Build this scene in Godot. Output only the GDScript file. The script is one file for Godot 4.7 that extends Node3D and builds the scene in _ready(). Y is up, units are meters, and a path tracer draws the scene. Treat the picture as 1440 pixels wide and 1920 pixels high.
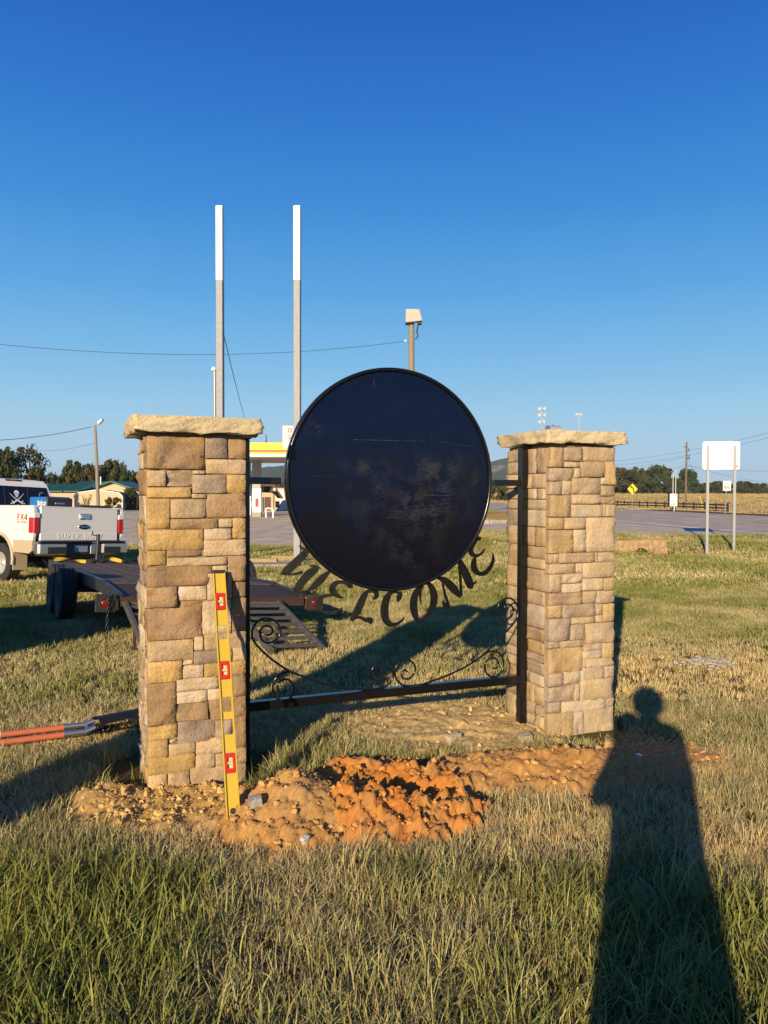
extends Node3D

const H := 1.503          # eye height of the camera above the foot of the pillars
const FOC := 1450.0       # focal length in photo pixels (1440 x 1920)
const PITCH := 0.024
const ROLL := 0.0026
const PHI := 0.3863       # turn of the sign and its pillars
const SUN_AZ := 0.314
const SUN_EL := 0.287
const EXPOSURE := 1.42

var rng := RandomNumberGenerator.new()
var n_big := FastNoiseLite.new()
var n_mid := FastNoiseLite.new()
var n_fine := FastNoiseLite.new()
var n_cell := FastNoiseLite.new()
var taken := {}
var M := {}
var T := {}

# ------------------------------------------------------------------ helpers
func V(x: float, y: float, f: float) -> Vector3:
	return Vector3(x, y, -f)

func sm(a: float, b: float, x: float) -> float:
	return smoothstep(a, b, x)

func lane(x: float, f: float) -> float:   # distance across the road, measured from the camera
	return 0.994 * x + 0.108 * f

func along(pts: Array, f: float) -> float:
	for i in range(pts.size() - 1):
		if f < pts[i + 1][0]:
			return lerpf(pts[i][1], pts[i + 1][1], clampf((f - pts[i][0]) / (pts[i + 1][0] - pts[i][0]), 0, 1))
	return pts[-1][1]

var LEFT := [[5.0, 0.0], [10.0, -0.17], [16.0, -0.42], [28.0, -0.42], [75.0, -0.42], [130.0, -1.0], [400.0, 0.5]]

func G(x: float, f: float) -> float:      # height of the ground
	var t := sm(-1.5, 3.0, x - maxf(0, f - 40.0) * 0.05)
	var r := 0.25 * sm(17.0, 24.0, f)
	var d := lane(x, f) - 27.5
	r += -2.0 * sm(0.0, 32.0, d) * sm(20.0, 50.0, f)
	r += (3.1 if d > 0 else 0.0) * sm(120.0, 250.0, f) * sm(0.0, 30.0, d)
	# the ditch with the culvert
	var dx := (x - 7.0) / 1.7
	var df := (f - 20.2) / 1.15
	r -= 0.40 * exp(-dx * dx - df * df)
	var h := lerpf(along(LEFT, f), r, t)
	if f < 30.0 and f > -20.0:
		h += 0.02 * n_mid.get_noise_2d(x * 0.5, f * 0.5) * sm(1.0, 6.0, absf(f) + absf(x))
	return h

func paved(x: float, f: float) -> bool:
	var l := lane(x, f)
	if l > 14.1 and l < 26.7 and f > -80 and f < 420:
		return true
	return Geometry2D.is_point_in_polygon(Vector2(x, f), LOT) or Geometry2D.is_point_in_polygon(Vector2(x, f), APRON)

var LOT := PackedVector2Array([Vector2(-90, 29.5), Vector2(-9, 28.8), Vector2(0, 27.2), Vector2(2.0, 26.6), Vector2(2.0, 32.2), Vector2(-1.0, 34), Vector2(-2.0, 44), Vector2(-3, 92), Vector2(-90, 92)])
var APRON := PackedVector2Array([Vector2(2.0, 26.6), Vector2(4.0, 26.0), Vector2(6.5, 24.4), Vector2(8.7, 23.4), Vector2(11.6, 23.2), Vector2(13, 22.0), Vector2(13.8, 19), Vector2(14.2, 5), Vector2(13.6, 5.5), Vector2(11.9, 21.5), Vector2(10.0, 39), Vector2(8.6, 36.0), Vector2(6.5, 33.2), Vector2(4.4, 32.2), Vector2(2.0, 32.2)])

func ray(px: float, py: float) -> Vector3:     # direction through a photo pixel, per metre of depth: only used to measure where things stand
	var a := (px - 720) / FOC
	var b := (py - 960) / FOC
	var u := a * cos(ROLL) + b * sin(ROLL)
	var v := -a * sin(ROLL) + b * cos(ROLL)
	return Vector3(u, -v * cos(PITCH) - sin(PITCH), -(cos(PITCH) - v * sin(PITCH)))

func at(px: float, py: float, d: float) -> Vector3:
	var r := ray(px, py)
	return Vector3(0, H, 0) + r * (d / -r.z)

func foot(px: float, d: float) -> Vector3:
	var x := (px - 720) / FOC * d
	return Vector3(x, G(x, d), -d)

func numbered(called: String) -> String:
	if not taken.has(called):
		taken[called] = 0
		return called
	taken[called] += 1
	return "%s_%03d" % [called, taken[called]]

func thing(called: String, label: String, category: String, where := Vector3.ZERO, turn := 0.0, group := "") -> Node3D:
	var o := Node3D.new()
	o.name = numbered(called)
	add_child(o)
	o.position = where
	o.rotation.y = turn
	tag(o, label, category, group)
	return o

func tag(o: Node3D, label: String, category: String, group := "") -> void:
	o.set_meta("label", label)
	o.set_meta("category", category)
	if group:
		o.set_meta("group", group)

func struct(o: Node3D, label := "") -> void:
	o.set_meta("kind", "structure")
	if label:
		o.set_meta("label", label)

func mb() -> SurfaceTool:
	var st := SurfaceTool.new()
	st.begin(Mesh.PRIMITIVE_TRIANGLES)
	return st

func obj(called: String, st: SurfaceTool, m: Material, parent: Node3D = null, where := Vector3.ZERO) -> MeshInstance3D:
	st.generate_normals()
	return put(called, st.commit(), m, parent, where)

func put(called: String, mesh: Mesh, m: Material, parent: Node3D = null, where := Vector3.ZERO) -> MeshInstance3D:
	var o := MeshInstance3D.new()
	o.mesh = mesh
	o.material_override = m
	o.name = called if parent else numbered(called)
	if parent:
		parent.add_child(o, true)
	else:
		add_child(o)
	o.position = where
	return o

func tri(st: SurfaceTool, a: Vector3, b: Vector3, c: Vector3) -> void:
	st.add_vertex(a)
	st.add_vertex(b)
	st.add_vertex(c)

func quad(st: SurfaceTool, a: Vector3, b: Vector3, c: Vector3, d: Vector3) -> void:
	tri(st, a, b, c)
	tri(st, a, c, d)

func flat(st: SurfaceTool) -> void:
	st.set_smooth_group(-1)

func round_(st: SurfaceTool) -> void:
	st.set_smooth_group(0)

# a box with chamfered edges, in a frame of its own
func box(st: SurfaceTool, c: Vector3, size: Vector3, bev := 0.0, B := Basis.IDENTITY) -> void:
	flat(st)
	var h := size * 0.5
	if bev <= 0.0:
		var p := []
		for i in 8:
			p.append(c + B * Vector3(h.x if i & 1 else -h.x, h.y if i & 2 else -h.y, h.z if i & 4 else -h.z))
		for q in [[0, 1, 3, 2], [4, 6, 7, 5], [0, 4, 5, 1], [2, 3, 7, 6], [0, 2, 6, 4], [1, 5, 7, 3]]:
			quad(st, p[q[0]], p[q[1]], p[q[2]], p[q[3]])
		return
	bev = minf(bev, minf(h.x, minf(h.y, h.z)) * 0.9)
	var P := func(i: int, axis: int) -> Vector3:
		var v := Vector3(h.x if i & 1 else -h.x, h.y if i & 2 else -h.y, h.z if i & 4 else -h.z)
		for k in 3:
			if k != axis:
				v[k] -= signf(v[k]) * bev
		return c + B * v
	var faces := [[0, 2, 6, 4, 0], [1, 5, 7, 3, 0], [0, 4, 5, 1, 1], [2, 3, 7, 6, 1], [0, 1, 3, 2, 2], [4, 6, 7, 5, 2]]
	for q in faces:
		quad(st, P.call(q[0], q[4]), P.call(q[1], q[4]), P.call(q[2], q[4]), P.call(q[3], q[4]))
	for e in [[0, 1, 1, 2], [2, 3, 1, 2], [4, 5, 1, 2], [6, 7, 1, 2], [0, 2, 0, 2], [1, 3, 0, 2], [4, 6, 0, 2], [5, 7, 0, 2], [0, 4, 0, 1], [1, 5, 0, 1], [2, 6, 0, 1], [3, 7, 0, 1]]:
		quad(st, P.call(e[0], e[2]), P.call(e[1], e[2]), P.call(e[1], e[3]), P.call(e[0], e[3]))
	for i in 8:
		tri(st, P.call(i, 0), P.call(i, 1), P.call(i, 2))

func bar(st: SurfaceTool, a: Vector3, b: Vector3, w: float, t: float, bev := 0.0, up := Vector3.UP) -> void:   # a square bar from a to b
	var z := (b - a).normalized()
	if absf(z.dot(up)) > 0.99:
		up = Vector3.RIGHT
	var x := up.cross(z).normalized()
	box(st, (a + b) / 2, Vector3(w, t, a.distance_to(b)), bev, Basis(x, z.cross(x), z))

func tube(st: SurfaceTool, pts: Array, r0: float, r1 := -1.0, sides := 8, closed := false, caps := true) -> void:
	round_(st)
	if r1 < 0:
		r1 = r0
	var n := pts.size()
	var rings := []
	var up := Vector3.UP
	var t0: Vector3 = (pts[1] - pts[0]).normalized()
	if absf(t0.dot(up)) > 0.95:
		up = Vector3.RIGHT
	var x := up.cross(t0).normalized()
	for i in n:
		var tg: Vector3
		if closed:
			tg = (pts[(i + 1) % n] - pts[(i + n - 1) % n]).normalized()
		else:
			tg = (pts[mini(i + 1, n - 1)] - pts[maxi(i - 1, 0)]).normalized()
		x = (x - tg * x.dot(tg)).normalized()
		var y := tg.cross(x)
		var r := lerpf(r0, r1, float(i) / maxf(1, n - 1))
		var ring := []
		for k in sides:
			var a := TAU * k / sides
			ring.append(pts[i] + (x * cos(a) + y * sin(a)) * r)
		rings.append(ring)
	for i in (n if closed else n - 1):
		for k in sides:
			var k2 := (k + 1) % sides
			var i2 := (i + 1) % n
			quad(st, rings[i][k], rings[i][k2], rings[i2][k2], rings[i2][k])
	if caps and not closed:
		flat(st)
		for e in [0, n - 1]:
			for k in range(1, sides - 1):
				tri(st, rings[e][0], rings[e][k], rings[e][k + 1])

# profile of (radius, height) pairs turned about an axis
func lathe(st: SurfaceTool, prof: Array, sides: int, where: Vector3, B := Basis.IDENTITY, smooth := true) -> void:
	if smooth:
		round_(st)
	else:
		flat(st)
	for i in range(prof.size() - 1):
		for k in sides:
			var p := []
			for q in [[i, k], [i, k + 1], [i + 1, k + 1], [i + 1, k]]:
				var a: float = TAU * q[1] / sides
				p.append(where + B * Vector3(prof[q[0]][0] * cos(a), prof[q[0]][1], prof[q[0]][0] * sin(a)))
			if prof[i][0] < 1e-5:
				tri(st, p[0], p[2], p[3])
			elif prof[i + 1][0] < 1e-5:
				tri(st, p[0], p[1], p[2])
			else:
				quad(st, p[0], p[1], p[2], p[3])

# a polygon pulled along z of a frame, from z0 to z1
func prism(st: SurfaceTool, poly: PackedVector2Array, z0: float, z1: float, where := Vector3.ZERO, B := Basis.IDENTITY) -> void:
	flat(st)
	var idx := Geometry2D.triangulate_polygon(poly)
	var P := func(v: Vector2, z: float) -> Vector3:
		return where + B * Vector3(v.x, v.y, z)
	for i in range(0, idx.size(), 3):
		tri(st, P.call(poly[idx[i]], z1), P.call(poly[idx[i + 1]], z1), P.call(poly[idx[i + 2]], z1))
		tri(st, P.call(poly[idx[i]], z0), P.call(poly[idx[i + 2]], z0), P.call(poly[idx[i + 1]], z0))
	for i in poly.size():
		var a := poly[i]
		var b := poly[(i + 1) % poly.size()]
		quad(st, P.call(a, z0), P.call(b, z0), P.call(b, z1), P.call(a, z1))

func spline(p: Array, per := 4) -> Array:
	var out := []
	for i in range(p.size() - 1):
		var a: Vector3 = p[maxi(i - 1, 0)]
		var b: Vector3 = p[i]
		var c: Vector3 = p[i + 1]
		var d: Vector3 = p[mini(i + 2, p.size() - 1)]
		for k in per:
			out.append(b.cubic_interpolate(c, a, d, float(k) / per))
	out.append(p[-1])
	return out

func sag(a: Vector3, b: Vector3, drop: float, n := 20) -> Array:
	var out := []
	for i in n + 1:
		var t := float(i) / n
		out.append(a.lerp(b, t) - Vector3(0, drop * 4 * t * (1 - t), 0))
	return out

func text(what: String, size: float, m: Material, parent: Node3D, where: Vector3, B := Basis.IDENTITY, called := "lettering", depth := 0.004, bold := true, squeeze := 1.0) -> MeshInstance3D:
	var t := TextMesh.new()
	var fnt := SystemFont.new()
	fnt.font_names = PackedStringArray(["Droid Sans"])
	if bold:
		fnt.font_weight = 700
	t.font = fnt
	t.text = what
	t.font_size = 64
	t.pixel_size = size / 64.0
	t.depth = depth
	t.curve_step = 3.0
	var o := put(called, t, m, parent, where)
	o.basis = B * Basis.from_scale(Vector3(squeeze, 1, 1))
	return o

# ------------------------------------------------------------------ materials
func noise_tex(freq: float, a: Color, b: Color, oct := 4, size := 512, kind := FastNoiseLite.TYPE_SIMPLEX_SMOOTH, seed_ := 1, mid := -1.0) -> NoiseTexture2D:
	var n := FastNoiseLite.new()
	n.noise_type = kind
	n.frequency = freq
	n.fractal_octaves = oct
	n.seed = seed_
	var t := NoiseTexture2D.new()
	t.width = size
	t.height = size
	t.seamless = true
	t.noise = n
	var g := Gradient.new()
	g.set_color(0, a)
	g.set_color(1, b)
	if mid > 0:
		g.set_offset(0, mid - 0.12)
		g.set_offset(1, mid + 0.12)
	t.color_ramp = g
	return t

func bump_tex(freq: float, strength: float, oct := 5, size := 512, kind := FastNoiseLite.TYPE_SIMPLEX_SMOOTH, seed_ := 2) -> NoiseTexture2D:
	var n := FastNoiseLite.new()
	n.noise_type = kind
	n.frequency = freq
	n.fractal_octaves = oct
	n.seed = seed_
	var t := NoiseTexture2D.new()
	t.width = size
	t.height = size
	t.seamless = true
	t.noise = n
	t.as_normal_map = true
	t.bump_strength = strength
	return t

func mat(called: String, c: Color, rough := 0.8, metal := 0.0) -> StandardMaterial3D:   # c in linear values
	var m := StandardMaterial3D.new()
	m.resource_name = called
	m.albedo_color = c.linear_to_srgb()
	m.roughness = rough
	m.metallic = metal
	M[called] = m
	return m

func tex(m: StandardMaterial3D, scale: float, albedo: Texture2D = null, normal: Texture2D = null, nscale := 1.0, world := true) -> StandardMaterial3D:
	m.uv1_triplanar = true
	m.uv1_world_triplanar = world
	m.uv1_scale = Vector3.ONE * scale
	if albedo:
		m.albedo_texture = albedo
	if normal:
		m.normal_enabled = true
		m.normal_texture = normal
		m.normal_scale = nscale
	return m

func panel_paint_with_sky() -> ImageTexture:    # black paint, sky reflection coloured in as navy; dusty smears, finger marks, long scratches
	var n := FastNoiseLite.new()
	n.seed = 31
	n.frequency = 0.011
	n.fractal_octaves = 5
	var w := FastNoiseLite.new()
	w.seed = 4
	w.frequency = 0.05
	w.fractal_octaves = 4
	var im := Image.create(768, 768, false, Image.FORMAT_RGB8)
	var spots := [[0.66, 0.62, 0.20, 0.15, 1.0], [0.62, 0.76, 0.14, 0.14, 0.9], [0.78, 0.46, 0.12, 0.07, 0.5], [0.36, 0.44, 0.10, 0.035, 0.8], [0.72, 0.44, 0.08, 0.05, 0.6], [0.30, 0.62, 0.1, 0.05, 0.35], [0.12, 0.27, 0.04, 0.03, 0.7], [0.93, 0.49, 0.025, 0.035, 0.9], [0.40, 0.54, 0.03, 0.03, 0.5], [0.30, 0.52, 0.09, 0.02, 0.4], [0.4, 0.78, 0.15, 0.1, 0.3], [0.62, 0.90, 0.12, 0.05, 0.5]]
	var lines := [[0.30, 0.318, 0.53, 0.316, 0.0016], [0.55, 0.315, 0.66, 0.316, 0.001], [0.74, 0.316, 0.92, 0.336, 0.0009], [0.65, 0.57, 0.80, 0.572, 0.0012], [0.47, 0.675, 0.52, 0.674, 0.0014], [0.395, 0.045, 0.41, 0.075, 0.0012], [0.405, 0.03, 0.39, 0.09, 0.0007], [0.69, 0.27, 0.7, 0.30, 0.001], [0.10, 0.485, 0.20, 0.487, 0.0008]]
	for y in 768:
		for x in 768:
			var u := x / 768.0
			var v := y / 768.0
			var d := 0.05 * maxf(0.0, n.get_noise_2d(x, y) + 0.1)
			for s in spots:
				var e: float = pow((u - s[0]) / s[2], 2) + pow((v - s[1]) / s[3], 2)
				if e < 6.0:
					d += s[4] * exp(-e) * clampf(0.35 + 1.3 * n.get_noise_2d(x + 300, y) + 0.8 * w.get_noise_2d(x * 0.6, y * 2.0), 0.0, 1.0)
			var c := Color(0.0018, 0.0042, 0.024).lerp(Color(0.046, 0.046, 0.048), clampf(d, 0, 1) * 0.72)  # navy is the reflected sky put into the colour; grey is dust
			c = c.lerp(Color(0.006, 0.0058, 0.006), clampf(0.5 + 2.2 * (v - 0.55) + 0.9 * n.get_noise_2d(x * 0.5 + 900, y * 0.5), 0, 1) * 0.75)  # the coloured-in sky reflection fades to charcoal towards the bottom
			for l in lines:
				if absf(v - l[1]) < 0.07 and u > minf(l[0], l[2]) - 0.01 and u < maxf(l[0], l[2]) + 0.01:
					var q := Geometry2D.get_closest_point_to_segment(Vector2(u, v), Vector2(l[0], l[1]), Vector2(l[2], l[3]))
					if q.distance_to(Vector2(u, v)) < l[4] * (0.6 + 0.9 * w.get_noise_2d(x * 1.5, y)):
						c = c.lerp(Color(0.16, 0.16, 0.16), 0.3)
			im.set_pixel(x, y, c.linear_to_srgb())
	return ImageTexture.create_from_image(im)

func gray(v: float) -> Color:
	return Color(v, v, v)

func materials() -> void:
	T.mottle = noise_tex(0.012, gray(0.72), gray(1.0), 5)
	T.dust = noise_tex(0.02, gray(0.86), gray(1.0), 5, 512, FastNoiseLite.TYPE_SIMPLEX_SMOOTH, 9)
	T.soft = noise_tex(0.008, gray(0.8), gray(1.0), 5, 512, FastNoiseLite.TYPE_SIMPLEX_SMOOTH, 5)
	T.speck = noise_tex(0.12, gray(0.7), gray(1.0), 3, 512, FastNoiseLite.TYPE_SIMPLEX_SMOOTH, 7)
	T.grain_n = bump_tex(0.03, 6.0, 5)
	T.fine_n = bump_tex(0.1, 5.0, 4, 512, FastNoiseLite.TYPE_SIMPLEX_SMOOTH, 4)
	T.hammer_n = bump_tex(0.06, 14.0, 1, 512, FastNoiseLite.TYPE_CELLULAR, 6)
	T.rust = noise_tex(0.02, Color(0.26, 0.25, 0.25), Color(0.55, 0.40, 0.30), 5, 512, FastNoiseLite.TYPE_SIMPLEX_SMOOTH, 11)
	T.worn = noise_tex(0.015, Color(0.30, 0.27, 0.25), Color(0.62, 0.54, 0.46), 5, 512, FastNoiseLite.TYPE_SIMPLEX_SMOOTH, 13)
	T.smudge = noise_tex(0.008, gray(0.1), gray(0.42), 6, 512, FastNoiseLite.TYPE_SIMPLEX_SMOOTH, 17)
	var st := tex(mat("stone", Color.WHITE, 0.9), 3.0, T.dust, T.grain_n, 1.3)
	st.vertex_color_use_as_albedo = true
	tex(mat("mortar", Color(0.36, 0.26, 0.16), 1.0), 4.0, T.mottle)
	var di := tex(mat("dirt", Color.WHITE, 1.0), 4.0, T.dust, T.fine_n, 0.8)
	di.vertex_color_use_as_albedo = true
	var gr := tex(mat("soil", Color.WHITE, 1.0), 1.1, T.speck, T.fine_n, 0.8)
	gr.vertex_color_use_as_albedo = true
	var bl := mat("grass", Color.WHITE, 0.75)
	bl.vertex_color_use_as_albedo = true
	bl.cull_mode = BaseMaterial3D.CULL_DISABLED
	bl.backlight_enabled = true
	bl.backlight = Color(0.3, 0.3, 0.12)
	var cl := mat("clod", Color.WHITE, 1.0)
	cl.vertex_color_use_as_albedo = true
	var le := mat("leaf", Color.WHITE, 0.8)
	le.vertex_color_use_as_albedo = true
	le.cull_mode = BaseMaterial3D.CULL_DISABLED
	mat("black_paint", Color(0.006, 0.006, 0.007), 0.22)
	var hm := tex(mat("hammered", Color(0.004, 0.004, 0.004), 0.3), 9.0, null, T.hammer_n, 0.7, false)
	hm.metallic_specular = 0.3
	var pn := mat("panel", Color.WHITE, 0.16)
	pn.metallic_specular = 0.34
	pn.albedo_texture = panel_paint_with_sky()
	tex(mat("asphalt", Color(0.74, 0.61, 0.44), 1.0), 0.16, T.soft, T.fine_n, 0.4)
	tex(mat("road", Color(0.64, 0.53, 0.43), 1.0), 0.12, T.soft, T.fine_n, 0.3)
	mat("white_line", Color(0.9, 0.9, 0.87), 0.9)
	mat("yellow_line", Color(0.8, 0.66, 0.25), 0.9)
	tex(mat("concrete", Color(0.5, 0.46, 0.4), 0.95), 1.5, T.mottle, T.fine_n, 0.5)
	tex(mat("tan_concrete", Color(0.52, 0.36, 0.19), 0.95), 1.0, T.mottle, T.fine_n, 0.5)
	tex(mat("timber", Color(0.5, 0.36, 0.18), 0.9), 2.0, T.mottle)
	tex(mat("pole_wood", Color(0.36, 0.30, 0.21), 0.95), 2.0, T.mottle, T.grain_n, 0.6)
	tex(mat("brown_wood", Color(0.25, 0.17, 0.12), 0.95), 2.0, T.mottle)
	tex(mat("fence_wood", Color(0.4, 0.32, 0.24), 0.95), 2.0, T.mottle)
	mat("fence_black", Color(0.018, 0.016, 0.015), 0.8)
	tex(mat("plank", Color(0.5, 0.43, 0.37), 0.85), 1.6, T.worn, T.grain_n, 0.8)
	tex(mat("ramp_steel", Color(0.13, 0.115, 0.105), 0.7, 0.2), 2.5, T.mottle)
	tex(mat("rusty", Color(0.34, 0.27, 0.22), 0.75, 0.1), 2.5, T.rust, T.grain_n, 0.4)
	tex(mat("trailer_black", Color(0.03, 0.03, 0.033), 0.45), 3.0, T.mottle)
	tex(mat("rubber", Color(0.035, 0.033, 0.031), 0.85), 3.0, T.mottle)
	tex(mat("galvanised", Color(0.5, 0.51, 0.52), 0.42, 0.6), 3.0, T.dust)
	tex(mat("pole_grey", Color(0.33, 0.345, 0.37), 0.6), 0.8, T.dust)
	tex(mat("grey_paint", Color(0.42, 0.42, 0.42), 0.6), 0.8, T.dust)
	tex(mat("white_metal", Color(0.8, 0.8, 0.79), 0.5), 0.8, T.dust)
	mat("sign_back", Color(0.84, 0.85, 0.85), 0.45)
	mat("white_paint", Color(0.8, 0.8, 0.78), 0.5)
	var tp := mat("truck_white", Color(0.74, 0.72, 0.68), 0.35)
	tp.clearcoat_enabled = true
	tp.clearcoat = 0.4
	mat("truck_tan", Color(0.45, 0.37, 0.25), 0.45)
	mat("chrome", Color(0.78, 0.77, 0.75), 0.22, 1.0)
	mat("alloy", Color(0.6, 0.58, 0.55), 0.5, 0.6)
	mat("dark_rim", Color(0.05, 0.05, 0.05), 0.7)
	mat("steel", Color(0.42, 0.42, 0.43), 0.35, 0.9)
	mat("dark_plastic", Color(0.02, 0.02, 0.021), 0.55)
	mat("glass_dark", Color(0.006, 0.007, 0.009), 0.06)
	mat("red_lens", Color(0.42, 0.012, 0.015), 0.2)
	mat("shaded_red_lens", Color(0.14, 0.008, 0.01), 0.3)  # trailer lamp lens, its partial shade put into the colour
	mat("clear_lens", Color(0.7, 0.68, 0.66), 0.15)
	mat("red_plastic", Color(0.55, 0.02, 0.018), 0.35)
	mat("yellow_metal", Color(0.52, 0.36, 0.035), 0.4)
	mat("vial", Color(0.5, 0.52, 0.22), 0.15)
	mat("orange", Color(0.42, 0.115, 0.05), 0.5)
	mat("blade_steel", Color(0.03, 0.028, 0.027), 0.5, 0.5)
	mat("strap", Color(0.7, 0.48, 0.05), 0.8)
	mat("strap_shaded", Color(0.05, 0.045, 0.03), 0.9)  # same webbing with the shade of its folds put into the colour
	mat("blue_paint", Color(0.02, 0.18, 0.5), 0.35)
	mat("emblem_blue", Color(0.012, 0.02, 0.07), 0.25)
	mat("decal_white", Color(0.72, 0.72, 0.7), 0.6)
	mat("decal_red", Color(0.42, 0.02, 0.02), 0.6)
	mat("decal_dark", Color(0.06, 0.06, 0.06), 0.6)
	mat("plate", Color(0.2, 0.24, 0.33), 0.5)
	mat("canopy_yellow", Color(0.85, 0.62, 0.02), 0.5)
	mat("canopy_red", Color(0.72, 0.10, 0.02), 0.5)
	mat("canopy_under", Color(0.5, 0.44, 0.36), 0.8)
	mat("sign_pink", Color(0.75, 0.55, 0.55), 0.5)
	mat("sign_red", Color(0.62, 0.06, 0.05), 0.5)
	mat("sign_yellow", Color(0.85, 0.55, 0.0), 0.5)
	tex(mat("cream_wall", Color(0.62, 0.5, 0.33), 0.85), 0.4, T.dust)
	tex(mat("green_roof", Color(0.03, 0.13, 0.085), 0.5), 0.4, T.dust)
	tex(mat("brown_roof", Color(0.17, 0.1, 0.075), 0.9), 0.4, T.mottle)
	tex(mat("white_wall", Color(0.7, 0.69, 0.66), 0.85), 0.4, T.dust)
	tex(mat("bark", Color(0.13, 0.10, 0.07), 1.0), 1.5, T.mottle, T.grain_n)
	mat("wire", Color(0.03, 0.035, 0.04), 0.7)
	mat("grey_box", Color(0.5, 0.42, 0.35), 0.7)
	var fo := tex(mat("forest", Color.WHITE, 1.0), 0.02, T.mottle)
	fo.vertex_color_use_as_albedo = true
	for k in ["asphalt", "road", "soil", "dirt", "clod", "stone", "grass", "leaf", "forest", "mortar", "concrete", "tan_concrete", "bark"]:
		M[k].metallic_specular = 0.12
	mat("skin", Color(0.5, 0.3, 0.2), 0.6)
	tex(mat("shirt", Color(0.12, 0.14, 0.18), 0.9), 4.0, T.dust)
	tex(mat("hat_cloth", Color(0.16, 0.13, 0.10), 0.9), 4.0, T.dust)

# ------------------------------------------------------------------ light, sky, camera
func light() -> void:
	var cam := Camera3D.new()
	cam.name = "camera"
	add_child(cam)
	cam.position = Vector3(0, H, 0)
	cam.rotation = Vector3(-PITCH, 0, ROLL)
	cam.fov = rad_to_deg(2 * atan(960.0 / FOC))
	cam.near = 0.04
	cam.far = 8000
	cam.current = true
	var sun := DirectionalLight3D.new()
	sun.name = "sun"
	add_child(sun)
	var towards := Vector3(sin(SUN_AZ) * cos(SUN_EL), -sin(SUN_EL), -cos(SUN_AZ) * cos(SUN_EL))
	sun.look_at_from_position(Vector3.ZERO, towards, Vector3.UP)
	sun.light_energy = 1.6
	sun.light_color = Color(1.0, 0.9, 0.74)
	sun.light_angular_distance = 0.5
	sun.shadow_enabled = true
	var stops := [[-90.0, Color8(120, 120, 105)], [-0.5, Color8(150, 160, 160)], [0.0, Color8(190, 214, 229)], [2.5, Color8(179, 212, 233)], [5.5, Color8(161, 207, 235)], [8.8, Color8(131, 192, 234)], [14.0, Color8(92, 168, 228)], [19.7, Color8(60, 142, 216)], [26.0, Color8(42, 118, 204)], [32.0, Color8(28, 98, 190)], [50.0, Color8(22, 78, 164)], [90.0, Color8(17, 60, 136)]]
	var im := Image.create(64, 512, false, Image.FORMAT_RGBF)
	for r in 512:
		var el := 90.0 - (r + 0.5) / 512.0 * 180.0
		var c := Color.BLACK
		for i in range(stops.size() - 1):
			if el >= stops[i][0] and el <= stops[i + 1][0]:
				var t: float = (el - stops[i][0]) / (stops[i + 1][0] - stops[i][0])
				c = stops[i][1].srgb_to_linear().lerp(stops[i + 1][1].srgb_to_linear(), t)
		for x in 64:
			im.set_pixel(x, r, c * (1.0 / EXPOSURE))
	var sm_ := PanoramaSkyMaterial.new()
	sm_.panorama = ImageTexture.create_from_image(im)
	var sky := Sky.new()
	sky.sky_material = sm_
	var env := Environment.new()
	env.background_mode = Environment.BG_SKY
	env.sky = sky
	env.tonemap_mode = Environment.TONE_MAPPER_LINEAR
	env.tonemap_exposure = EXPOSURE
	env.sdfgi_enabled = true
	env.ssao_enabled = true
	env.ssil_enabled = true
	env.fog_enabled = true
	env.fog_density = 0.00015
	env.fog_light_color = Color(0.75, 0.83, 0.92)
	var we := WorldEnvironment.new()
	we.name = "world"
	we.environment = env
	add_child(we)

# ------------------------------------------------------------------ measured shapes, in millimetres
var STONES_L := [
-250, 1622, 37, 1789, 1, 37, 1679, 156, 1791, 2, 156, 1680, 250, 1794, 1, 41, 1600, 250, 1678, 0, -250, 1533, -155, 1617, 0, -155, 1534, -26, 1618, 2, -26, 1598, 42, 1620, 4, -27, 1501, 148, 1598, 2, 148, 1502, 250, 1600, 3, -250, 1477, -32, 1533, 3, -32, 1473, 44, 1501, 0, 44, 1374, 250, 1500, 1, -250, 1321, -136, 1477, 3, -136, 1373, 44, 1473, 0, -137, 1316, 105, 1373, 1, 105, 1323, 177, 1371, 0, 177, 1266, 250, 1373, 3, -250, 1212, 30, 1319, 3, 30, 1258, 175, 1322, 4, 28, 1177, 250, 1263, 0, -250, 1138, -156, 1214, 3, -156, 1177, 24, 1216, 1, -156, 1129, 150, 1175, 0, 150, 1043, 250, 1178, 1, -250, 1028, 75, 1133, 1, 75, 1090, 150, 1129, 4, -250, 923, -103, 1032, 1, -103, 952, 46, 1028, 4, 46, 947, 147, 1090, 4, 147, 955, 175, 1088, 2, 175, 961, 250, 1040, 1, -103, 915, 27, 953, 1, -250, 757, 21, 924, 1, 21, 771, 171, 949, 4, 171, 779, 250, 958, 1, -250, 652, -22, 758, 0, -22, 695, 28, 769, 4, 28, 688, 250, 784, 0, -83, 623, -24, 649, 4, -24, 618, 176, 691, 2, 176, 620, 250, 697, 0, -250, 542, -78, 654, 3, -78, 554, 29, 622, 4, 29, 551, 250, 625, 3, -250, 328, -110, 544, 1, -110, 487, 103, 554, 4, -110, 426, 46, 489, 4, 46, 429, 177, 490, 4, 177, 438, 250, 547, 1, -110, 335, 51, 425, 1, 51, 323, 250, 441, 1, -250, 254, -104, 327, 3, -146, 232, -104, 248, 4, -104, 221, 85, 339, 2, 85, 228, 173, 328, 2, 173, 163, 250, 334, 1, -250, 159, -150, 257, 3, -150, 163, -14, 227, 0, -14, 150, 149, 234, 0, 149, 78, 250, 164, 3, -250, 72, -15, 170, 3, -15, 75, 86, 155, 0, 86, 78, 250, 148, 0, -250, -35, -154, 81, 0, -154, -37, -44, 82, 0, -44, -58, 250, 90, 0]
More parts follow.
